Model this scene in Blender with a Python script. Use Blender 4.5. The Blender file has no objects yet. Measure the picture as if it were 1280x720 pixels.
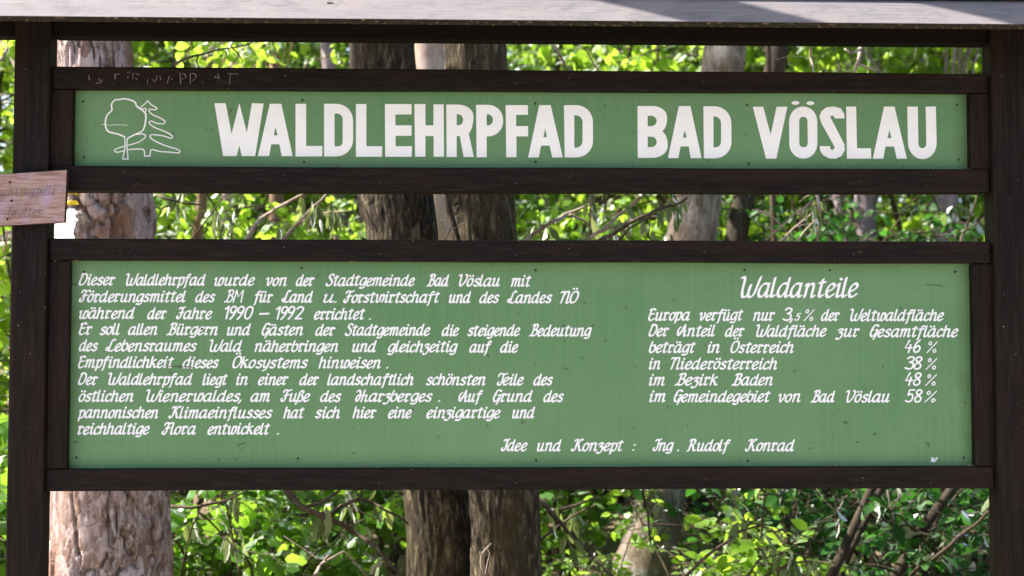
import bpy, bmesh, math, random
import numpy as np
from mathutils import Vector, Matrix, noise
from mathutils.geometry import tessellate_polygon

scene = bpy.context.scene
COL = scene.collection
R = math.radians

# ------------------------------------------------------------------ camera
FPX = 1778.0                                   # focal length in pixels of a 1280 px wide frame
CAM = Vector((1.0377, -3.7863, 1.5897))
YAW, PIT, ROL = 0.0333, 0.0490, 0.0004
CF = Vector((math.sin(YAW)*math.cos(PIT), math.cos(YAW)*math.cos(PIT), math.sin(PIT)))
_r = Vector((math.cos(YAW), -math.sin(YAW), 0)); _u = _r.cross(CF)
CR = _r*math.cos(ROL) + _u*math.sin(ROL)
CU = -_r*math.sin(ROL) + _u*math.cos(ROL)
cd = bpy.data.cameras.new('camera'); cam = bpy.data.objects.new('camera', cd); COL.objects.link(cam)
cd.sensor_width = 36.0; cd.lens = FPX*36.0/1280.0
cd.clip_start = 0.05; cd.clip_end = 500
cam.matrix_world = Matrix(((CR.x, CU.x, -CF.x, CAM.x), (CR.y, CU.y, -CF.y, CAM.y), (CR.z, CU.z, -CF.z, CAM.z), (0, 0, 0, 1)))
cd.dof.use_dof = True; cd.dof.focus_distance = 3.85; cd.dof.aperture_fstop = 4.3
scene.camera = cam

# ------------------------------------------------------------------ light
SUN_EL, SUN_BACK = R(47), R(10)                # sun high on the left, a little behind the sign
TOSUN = Vector((-math.cos(SUN_BACK)*math.cos(SUN_EL), math.sin(SUN_BACK)*math.cos(SUN_EL), math.sin(SUN_EL)))
w = bpy.data.worlds.new('World'); scene.world = w; w.use_nodes = True
sky = w.node_tree.nodes.new('ShaderNodeTexSky'); sky.sky_type = 'NISHITA'; sky.sun_disc = False
sky.sun_elevation = SUN_EL
sky.sun_rotation = math.atan2(TOSUN.x, TOSUN.y)
sky.air_density = 1.0; sky.dust_density = 3.0; sky.ozone_density = 1.0
bg = w.node_tree.nodes['Background']; bg.inputs['Strength'].default_value = 0.095
w.node_tree.links.new(sky.outputs[0], bg.inputs[0])
sl = bpy.data.lights.new('sun', 'SUN'); sl.energy = 5.0; sl.angle = R(0.5); sl.color = (1.0, 0.94, 0.85)
sun = bpy.data.objects.new('sun', sl); COL.objects.link(sun)
sun.rotation_euler = TOSUN.to_track_quat('Z', 'Y').to_euler(); sun.location = (-8, 4, 14)
scene.view_settings.view_transform = 'Standard'; scene.view_settings.look = 'None'
scene.view_settings.exposure = 2.0; scene.view_settings.gamma = 1.0
scene.view_settings.use_curve_mapping = False
scene.cycles.max_bounces = 8; scene.cycles.transparent_max_bounces = 4
scene.cycles.use_denoising = True

def S(px, py, y=0.0):
    """where the sight line through pixel (px, py) of the 1280 px photograph meets the upright plane at depth y"""
    d = CF + CR*((px-640)/FPX) + CU*((360-py)/FPX)
    t = (y-CAM.y)/d.y
    return CAM + d*t

# ------------------------------------------------------------------ materials
def mat(name, rough=0.7):
    m = bpy.data.materials.new(name); m.use_nodes = True
    nt = m.node_tree; b = nt.nodes['Principled BSDF']; b.inputs['Roughness'].default_value = rough
    b.inputs['Specular IOR Level'].default_value = 0.3
    return m, nt, b
def N(nt, t, **kw):
    n = nt.nodes.new(t)
    for k, v in kw.items():
        if hasattr(n, k): setattr(n, k, v)
        else: n.inputs[k.replace('_', ' ')].default_value = v
    return n
def coords(nt, scale, kind='Object', rot=(0, 0, 0)):
    tc = N(nt, 'ShaderNodeTexCoord'); mp = N(nt, 'ShaderNodeMapping')
    mp.inputs['Scale'].default_value = scale; mp.inputs['Rotation'].default_value = rot
    nt.links.new(tc.outputs[kind], mp.inputs[0]); return mp.outputs[0]
def noisetex(nt, vec, scale, detail=4, rough=0.55, dist=0.0):
    n = N(nt, 'ShaderNodeTexNoise'); n.inputs['Scale'].default_value = scale; n.inputs['Detail'].default_value = detail
    n.inputs['Roughness'].default_value = rough; n.inputs['Distortion'].default_value = dist
    nt.links.new(vec, n.inputs['Vector']); return n.outputs['Fac']
def ramp(nt, fac, stops):
    r = N(nt, 'ShaderNodeValToRGB'); e = r.color_ramp.elements
    while len(e) < len(stops): e.new(0.5)
    for i, (p, c) in enumerate(stops):
        e[i].position = p; e[i].color = tuple(c)+(1,) if len(c) == 3 else c
    nt.links.new(fac, r.inputs[0]); return r.outputs[0]
def mix(nt, fac, a, b, mode='MIX'):
    m = N(nt, 'ShaderNodeMix', data_type='RGBA', blend_type=mode)
    if isinstance(fac, float): m.inputs[0].default_value = fac
    else: nt.links.new(fac, m.inputs[0])
    for i, v in ((6, a), (7, b)):
        if isinstance(v, tuple): m.inputs[i].default_value = tuple(v)+(1,)
        else: nt.links.new(v, m.inputs[i])
    return m.outputs[2]
def bump(nt, b, h, strength=0.3, dist=0.01):
    bn = N(nt, 'ShaderNodeBump'); bn.inputs['Strength'].default_value = strength; bn.inputs['Distance'].default_value = dist
    nt.links.new(h, bn.inputs['Height']); nt.links.new(bn.outputs[0], b.inputs['Normal'])

def wood_mat(name, scale, c0, c1, c2, specks=True, rough=0.6, red=(0.019, 0.0092, 0.0078)):
    m, nt, b = mat(name, rough)
    v = coords(nt, scale, 'Object')
    g = noisetex(nt, v, 9.0, 6, 0.65, 0.4)
    c = ramp(nt, g, [(0.3, c0), (0.5, c1), (0.72, c2)])
    big = noisetex(nt, coords(nt, tuple(s*0.35 for s in scale)), 5.0, 3)
    rf = ramp(nt, big, [(0.48, (0, 0, 0)), (0.75, (1, 1, 1))])
    c = mix(nt, rf, c, red)
    if specks:
        sp = noisetex(nt, coords(nt, (1, 1, 1)), 150.0, 1, 0.5)
        sf = ramp(nt, sp, [(0.775, (0, 0, 0)), (0.80, (1, 1, 1))])
        c = mix(nt, sf, c, (0.22, 0.2, 0.16))
    cr = noisetex(nt, coords(nt, tuple(q*1.6 for q in scale), rot=(0.03, 0, 0.02)), 7.0, 3, 0.5)      # drying cracks along the grain
    crk = ramp(nt, cr, [(0.485, (0, 0, 0)), (0.5, (1, 1, 1)), (0.515, (0, 0, 0))])
    msk = noisetex(nt, coords(nt, tuple(q*0.3 for q in scale)), 9.0, 2)
    cm = mix(nt, 1.0, crk, ramp(nt, msk, [(0.46, (0, 0, 0)), (0.55, (1, 1, 1))]), 'MULTIPLY')
    c = mix(nt, cm, c, (0.003, 0.002, 0.002))
    if specks:
        wn = noisetex(nt, coords(nt, tuple(q*0.8 for q in scale)), 26.0, 5, 0.7)                       # worn pale fibres
        c = mix(nt, ramp(nt, wn, [(0.66, (0, 0, 0)), (0.76, (0.7, 0.7, 0.7))]), c, (0.05, 0.04, 0.034))
    nt.links.new(c, b.inputs['Base Color'])
    bump(nt, b, g, 0.35, 0.003); b.inputs['Specular IOR Level'].default_value = 0.10
    return m
DK0, DK1, DK2 = (0.0045, 0.0033, 0.0029), (0.0085, 0.0060, 0.0052), (0.020, 0.0138, 0.0118)
M_RAIL = wood_mat('stained_wood_along', (1.2, 14, 14), DK0, DK1, DK2)
M_POST = wood_mat('stained_wood_upright', (14, 14, 0.9), DK0, DK1, DK2)
M_BEAM = wood_mat('shaded_beam_wood', (1.2, 14, 14), (0.003, 0.0022, 0.0018), (0.005, 0.0037, 0.003), (0.008, 0.006, 0.005), False, 0.85, (0.006, 0.0035, 0.003))  # deep shade under the roof is put into this blacker wood colour
M_BACK = wood_mat('weathered_back_wood', (14, 14, 1.2), (0.05, 0.04, 0.035), (0.09, 0.075, 0.062), (0.13, 0.11, 0.09), False, 0.8, (0.1, 0.08, 0.06))

def plank_mat():
    m, nt, b = mat('weathered_roof_plank', 0.85)
    g = noisetex(nt, coords(nt, (0.8, 22, 22)), 7.0, 7, 0.7, 0.5)
    c = ramp(nt, g, [(0.25, (0.080, 0.074, 0.079)), (0.5, (0.128, 0.118, 0.127)), (0.78, (0.185, 0.168, 0.176))])
    blot = noisetex(nt, coords(nt, (1.5, 3, 3)), 3.5, 4)
    c = mix(nt, ramp(nt, blot, [(0.45, (0, 0, 0)), (0.75, (1, 1, 1))]), c, (0.165, 0.138, 0.140))
    ly = noisetex(nt, coords(nt, (2.5, 4, 4)), 6.0, 6, 0.75); c = mix(nt, ramp(nt, ly, [(0.50, (0, 0, 0)), (0.66, (0.7, 0.7, 0.7))]), c, (0.078, 0.074, 0.078))
    sp = noisetex(nt, coords(nt, (1, 1, 1)), 90.0, 2)
    c = mix(nt, ramp(nt, sp, [(0.68, (0, 0, 0)), (0.74, (1, 1, 1))]), c, (0.12, 0.1, 0.1))
    nt.links.new(c, b.inputs['Base Color']); bump(nt, b, g, 0.3, 0.002)
    return m
M_PLANK = plank_mat()
def edge_mat():
    m, nt, b = mat('dark_sawn_edge', 0.9)  # near-black brown with paler flecks, for plank edges and undersides
    g = noisetex(nt, coords(nt, (40, 60, 60)), 2.0, 2, 0.5)
    c = ramp(nt, g, [(0.35, (0.008, 0.006, 0.004)), (0.62, (0.022, 0.016, 0.009)), (0.70, (0.11, 0.08, 0.05))])
    nt.links.new(c, b.inputs['Base Color']); bump(nt, b, g, 0.6, 0.004); return m
M_EDGE = edge_mat()
def panel_mat():
    m, nt, b = mat('green_sign_paint', 0.42)
    n1 = noisetex(nt, coords(nt, (1, 1, 1)), 2.2, 5, 0.6)
    c = ramp(nt, n1, [(0.28, (0.080, 0.182, 0.080)), (0.52, (0.098, 0.205, 0.094)), (0.75, (0.121, 0.230, 0.116))])
    n2 = noisetex(nt, coords(nt, (34, 1, 1.2)), 3.0, 5, 0.7)       # faint brushed streaks running down
    c = mix(nt, ramp(nt, n2, [(0.42, (0, 0, 0)), (0.72, (0.6, 0.6, 0.6))]), c, (0.126, 0.230, 0.112))
    n3 = noisetex(nt, coords(nt, (16, 1, 0.7)), 4.0, 4, 0.6)       # water runs
    c = mix(nt, ramp(nt, n3, [(0.58, (0, 0, 0)), (0.78, (0.45, 0.45, 0.45))]), c, (0.085, 0.185, 0.085))
    sp = noisetex(nt, coords(nt, (1, 1, 1)), 55.0, 2, 0.5)         # dirt specks
    c = mix(nt, ramp(nt, sp, [(0.70, (0, 0, 0)), (0.76, (0.8, 0.8, 0.8))]), c, (0.055, 0.085, 0.04))
    st = noisetex(nt, coords(nt, (1.4, 1, 4)), 3.3, 6, 0.7)         # washed-out grime
    c = mix(nt, ramp(nt, st, [(0.56, (0, 0, 0)), (0.8, (0.5, 0.5, 0.5))]), c, (0.088, 0.165, 0.078))
    tc = N(nt, 'ShaderNodeTexCoord'); sx = N(nt, 'ShaderNodeSeparateXYZ'); nt.links.new(tc.outputs['Object'], sx.inputs[0])   # darker mottled green towards the left and right edges
    def edge(out, lo, hi):
        mr = N(nt, 'ShaderNodeMapRange'); mr.inputs['From Min'].default_value = lo; mr.inputs['From Max'].default_value = hi; nt.links.new(out, mr.inputs['Value']); return mr.outputs[0]
    ab = N(nt, 'ShaderNodeMath', operation='ABSOLUTE'); nt.links.new(sx.outputs[0], ab.inputs[0])
    e1 = edge(ab.outputs[0], 1.13, 1.215); en = noisetex(nt, coords(nt, (1, 1, 1)), 14.0, 5, 0.65)
    mu = N(nt, 'ShaderNodeMath', operation='MULTIPLY'); nt.links.new(e1, mu.inputs[0]); nt.links.new(en, mu.inputs[1])
    c = mix(nt, ramp(nt, mu.outputs[0], [(0.15, (0, 0, 0)), (0.6, (0.8, 0.8, 0.8))]), c, (0.055, 0.10, 0.03))
    nt.links.new(c, b.inputs['Base Color'])
    fine = noisetex(nt, coords(nt, (40, 1, 8)), 8.0, 3)
    bump(nt, b, fine, 0.15, 0.001)
    rr_ = ramp(nt, n1, [(0.3, (0.32, 0.32, 0.32)), (0.7, (0.55, 0.55, 0.55))]); nt.links.new(rr_, b.inputs['Roughness'])
    b.inputs['Specular IOR Level'].default_value = 0.25
    return m
M_PANEL = panel_mat()
def paint_mat(name, c, var=0.06, rough=0.55):
    m, nt, b = mat(name, rough)
    n1 = noisetex(nt, coords(nt, (1, 1, 1)), 18.0, 4, 0.6)
    cc = ramp(nt, n1, [(0.3, tuple(x*(1-var) for x in c)), (0.7, c)])
    sp = noisetex(nt, coords(nt, (1, 1, 1)), 70.0, 2)
    cc = mix(nt, ramp(nt, sp, [(0.70, (0, 0, 0)), (0.76, (0.7, 0.7, 0.7))]), cc, tuple(x*0.6 for x in c))
    nt.links.new(cc, b.inputs['Base Color']); return m
M_WHITE = paint_mat('white_lettering_paint', (0.765, 0.775, 0.80))
M_SCRATCH = paint_mat('scratched_bare_wood', (0.28, 0.24, 0.22), 0.6)
M_NAIL = paint_mat('rusty_nail', (0.02, 0.017, 0.012), 0.4, 0.5)
M_KNOT = paint_mat('dark_knot', (0.01, 0.008, 0.008), 0.4, 0.8)
M_PENCIL = paint_mat('grey_pencil', (0.16, 0.115, 0.15), 0.5, 0.7)
def small_board_mat():
    m, nt, b = mat('pinkish_raw_board', 0.75)
    g = noisetex(nt, coords(nt, (2.2, 30, 34)), 6.0, 7, 0.7, 0.8)
    c = ramp(nt, g, [(0.32, (0.12, 0.070, 0.060)), (0.47, (0.28, 0.175, 0.155)), (0.66, (0.41, 0.29, 0.265))])
    bl = noisetex(nt, coords(nt, (1, 1, 1)), 16.0, 3)
    c = mix(nt, ramp(nt, bl, [(0.5, (0, 0, 0)), (0.72, (0.8, 0.8, 0.8))]), c, (0.36, 0.27, 0.40))
    mo = noisetex(nt, coords(nt, (3, 3, 1)), 12.0, 3)
    c = mix(nt, ramp(nt, mo, [(0.6, (0, 0, 0)), (0.8, (0.7, 0.7, 0.7))]), c, (0.26, 0.23, 0.11))
    nt.links.new(c, b.inputs['Base Color']); bump(nt, b, g, 0.5, 0.003); return m
M_BOARD = small_board_mat()
M_BOARD_END = paint_mat('dark_board_end', (0.06, 0.03, 0.022), 0.5, 0.85)

# ------------------------------------------------------------------ object helpers
def link(name, me, parent=None, material=None):
    o = bpy.data.objects.new(name, me); COL.objects.link(o)
    if parent is not None: o.parent = parent; o.matrix_parent_inverse = parent.matrix_basis.inverted()
    if material is not None and me is not None: me.materials.append(material)
    return o
def tag(o, label=None, cat=None, group=None, kind=None):
    if label: o['label'] = label
    if cat: o['category'] = cat
    if group: o['group'] = group
    if kind: o['kind'] = kind
    return o
def thing(name, loc, label, cat, group=None):
    o = bpy.data.objects.new(name, None); COL.objects.link(o); o.location = loc; o.empty_display_size = 0.1
    return tag(o, label, cat, group)
def mesh_from(name, verts, faces, smooth=False):
    me = bpy.data.meshes.new(name); me.from_pydata([tuple(v) for v in verts], [], faces)
    if smooth: me.polygons.foreach_set('use_smooth', [True]*len(me.polygons))
    me.update(); return me
def mesh_np(name, V, F4=None, F3=None, smooth=False):
    me = bpy.data.meshes.new(name); V = np.asarray(V, np.float32)
    me.vertices.add(len(V)); me.vertices.foreach_set('co', V.ravel())
    loops, starts, tot = [], [], 0
    if F4 is not None and len(F4):
        loops.append(np.asarray(F4, np.int32).ravel()); starts.append(np.arange(len(F4))*4); tot = len(F4)*4
    if F3 is not None and len(F3):
        loops.append(np.asarray(F3, np.int32).ravel()); starts.append(np.arange(len(F3))*3+tot)
    L = np.concatenate(loops); St = np.concatenate(starts).astype(np.int32)
    me.loops.add(len(L)); me.loops.foreach_set('vertex_index', L)
    me.polygons.add(len(St)); me.polygons.foreach_set('loop_start', St)
    if smooth: me.polygons.foreach_set('use_smooth', np.ones(len(St), bool))
    me.update(calc_edges=True); me.validate(); return me
def prism8(name, front, back, parent, material, bev=0.003, seg=2, wob=0.0):
    """a timber from four front corners and four back corners (TL, TR, BR, BL), arrises softly rounded; origin at its middle"""
    c = sum((Vector(p) for p in list(front)+list(back)), Vector())/8
    bm = bmesh.new()
    vs = [bm.verts.new(Vector(p)-c) for p in list(front)+list(back)]
    for f in ((3, 2, 1, 0), (4, 5, 6, 7), (0, 1, 5, 4), (1, 2, 6, 5), (2, 3, 7, 6), (3, 0, 4, 7)): bm.faces.new([vs[i] for i in f])
    bmesh.ops.recalc_face_normals(bm, faces=bm.faces)
    if bev: bmesh.ops.bevel(bm, geom=list(bm.edges), offset=bev, segments=seg, affect='EDGES', profile=0.6)
    if wob:
        longe = [e for e in bm.edges if e.calc_length() > 0.35]
        bmesh.ops.subdivide_edges(bm, edges=longe, cuts=28)
        for v in bm.verts:
            q = v.co+c
            v.co += Vector((0, noise.noise(q*3+Vector((3, 1, 7)))*wob, noise.noise(Vector((q.x*2.2, q.y*3, q.z*2.2))+Vector((9, 2, 4)))*wob))
    me = bpy.data.meshes.new(name); bm.to_mesh(me); bm.free()
    o = link(name, me, parent, material); o.location = c
    return o
def box(name, x0, x1, y0, y1, z0, z1, parent, material, bev=0.003, wob=0.0):
    f = [(x0, y0, z1), (x1, y0, z1), (x1, y0, z0), (x0, y0, z0)]; b = [(x0, y1, z1), (x1, y1, z1), (x1, y1, z0), (x0, y1, z0)]
    return prism8(name, f, b, parent, material, bev, 2, wob)
def pxbox(name, q, y0, y1, parent, material, bev=0.003, wob=0.0):
    """a timber whose front face covers the photo quad q (TL, TR, BR, BL) at depth y0 and which is as deep as y1"""
    f = [S(*p, y0) for p in q]; b = [Vector((p.x, y1, p.z)) for p in f]
    return prism8(name, f, b, parent, material, bev, 2, wob)

# ------------------------------------------------------------------ lettering
class Ink:
    """collects painted strokes lying on the plane y = yp, laid out in photo pixels of that plane"""
    def __init__(self, yp=-0.0006, map_=None):
        self.v, self.f, self.yp, self.k = [], [], yp, 0
        self.map = map_ or (lambda x, y: S(x, y, 0.0))
    def add(self, x, y, lift=0.0):
        p = self.map(x, y); self.v.append((p.x, p.y+self.yp-lift, p.z)); return len(self.v)-1
    def stroke(self, pts, a, b, ang, smooth=True, jit=0.0):
        P = [Vector(p) for p in pts]
        if smooth and len(P) > 2:
            Q = []
            for i in range(len(P)-1):
                p0 = P[i-1] if i > 0 else P[i]; p1, p2 = P[i], P[i+1]; p3 = P[i+2] if i+2 < len(P) else P[i+1]
                if p0 == p1 and i > 0: p0 = p1
                n = 5
                for k in range(n):
                    t = k/n
                    Q.append(0.5*((2*p1)+(p2-p0)*t+(2*p0-5*p1+4*p2-p3)*t*t+(3*p1-p0-3*p2+p3)*t**3))
            Q.append(P[-1]); P = Q
        q = [P[0]]
        for p in P[1:]:
            if (p-q[-1]).length > 0.12: q.append(p)
        if len(q) < 2: q.append(q[0]+Vector((0.15, 0)))
        P = q
        ca, sa = math.cos(ang), math.sin(ang)
        def sup(n):                             # support point of the nib ellipse for direction n (x right, y down)
            u = n.x*ca - n.y*sa; v = n.x*sa + n.y*ca
            l = math.hypot(a*u, b*v) or 1e-6
            eu, ev = a*a*u/l, b*b*v/l
            return Vector((eu*ca+ev*sa, -eu*sa+ev*ca))
        T = []
        for i in range(len(P)):
            t = Vector((0, 0))
            if i > 0: t += (P[i]-P[i-1]).normalized()
            if i < len(P)-1: t += (P[i+1]-P[i]).normalized()
            if t.length < 1e-4: t = P[min(i+1, len(P)-1)]-P[max(i-1, 0)]
            T.append(t.normalized() if t.length > 1e-6 else Vector((1, 0)))
        self.k += 1; base = 0.00006*(self.k % 9); prev = None; n = len(P)
        for i, (p, t) in enumerate(zip(P, T)):
            nn = Vector((-t.y, t.x)); o = sup(nn); lift = base+0.00004*i/n
            L = self.add(p.x+o.x, p.y+o.y, lift); Rr = self.add(p.x-o.x, p.y-o.y, lift)
            if i in (0, n-1):
                s = -1 if i == 0 else 1
                c = [self.add(*(p+sup(nn*math.cos(k)+t*s*math.sin(k))), lift) for k in (math.pi*.25, math.pi*.5, math.pi*.75)]
                ring = [L]+c+[Rr]
                self.f.append(ring if s > 0 else ring[::-1])
            if prev: self.f.append([prev[0], L, Rr, prev[1]])
            prev = (L, Rr)
    def dot(self, x, y, rx, ry):
        self.k += 1; lift = 0.00006*(self.k % 9)
        self.f.append([self.add(x+rx*math.cos(t*math.pi/6), y+ry*math.sin(t*math.pi/6), lift) for t in range(12)])
    def poly(self, loops):
        self.k += 1
        L3 = [[Vector((x, y, 0)) for x, y in l] for l in loops]
        flat = [p for l in L3 for p in l]; idx = [self.add(p.x, p.y) for p in flat]
        for t in tessellate_polygon(L3): self.f.append([idx[i] for i in t])
    def build(self, name, parent, material, label=None):
        me = mesh_from(name, self.v, self.f)
        bm = bmesh.new(); bm.from_mesh(me)
        yv = Vector((0, -1, 0))
        for f in bm.faces:
            f.normal_update()
            if f.normal.dot(yv) < 0: f.normal_flip()
        bm.to_mesh(me); bm.free()
        o = link(name, me, parent, material)
        if label: o['label'] = label
        return o

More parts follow.
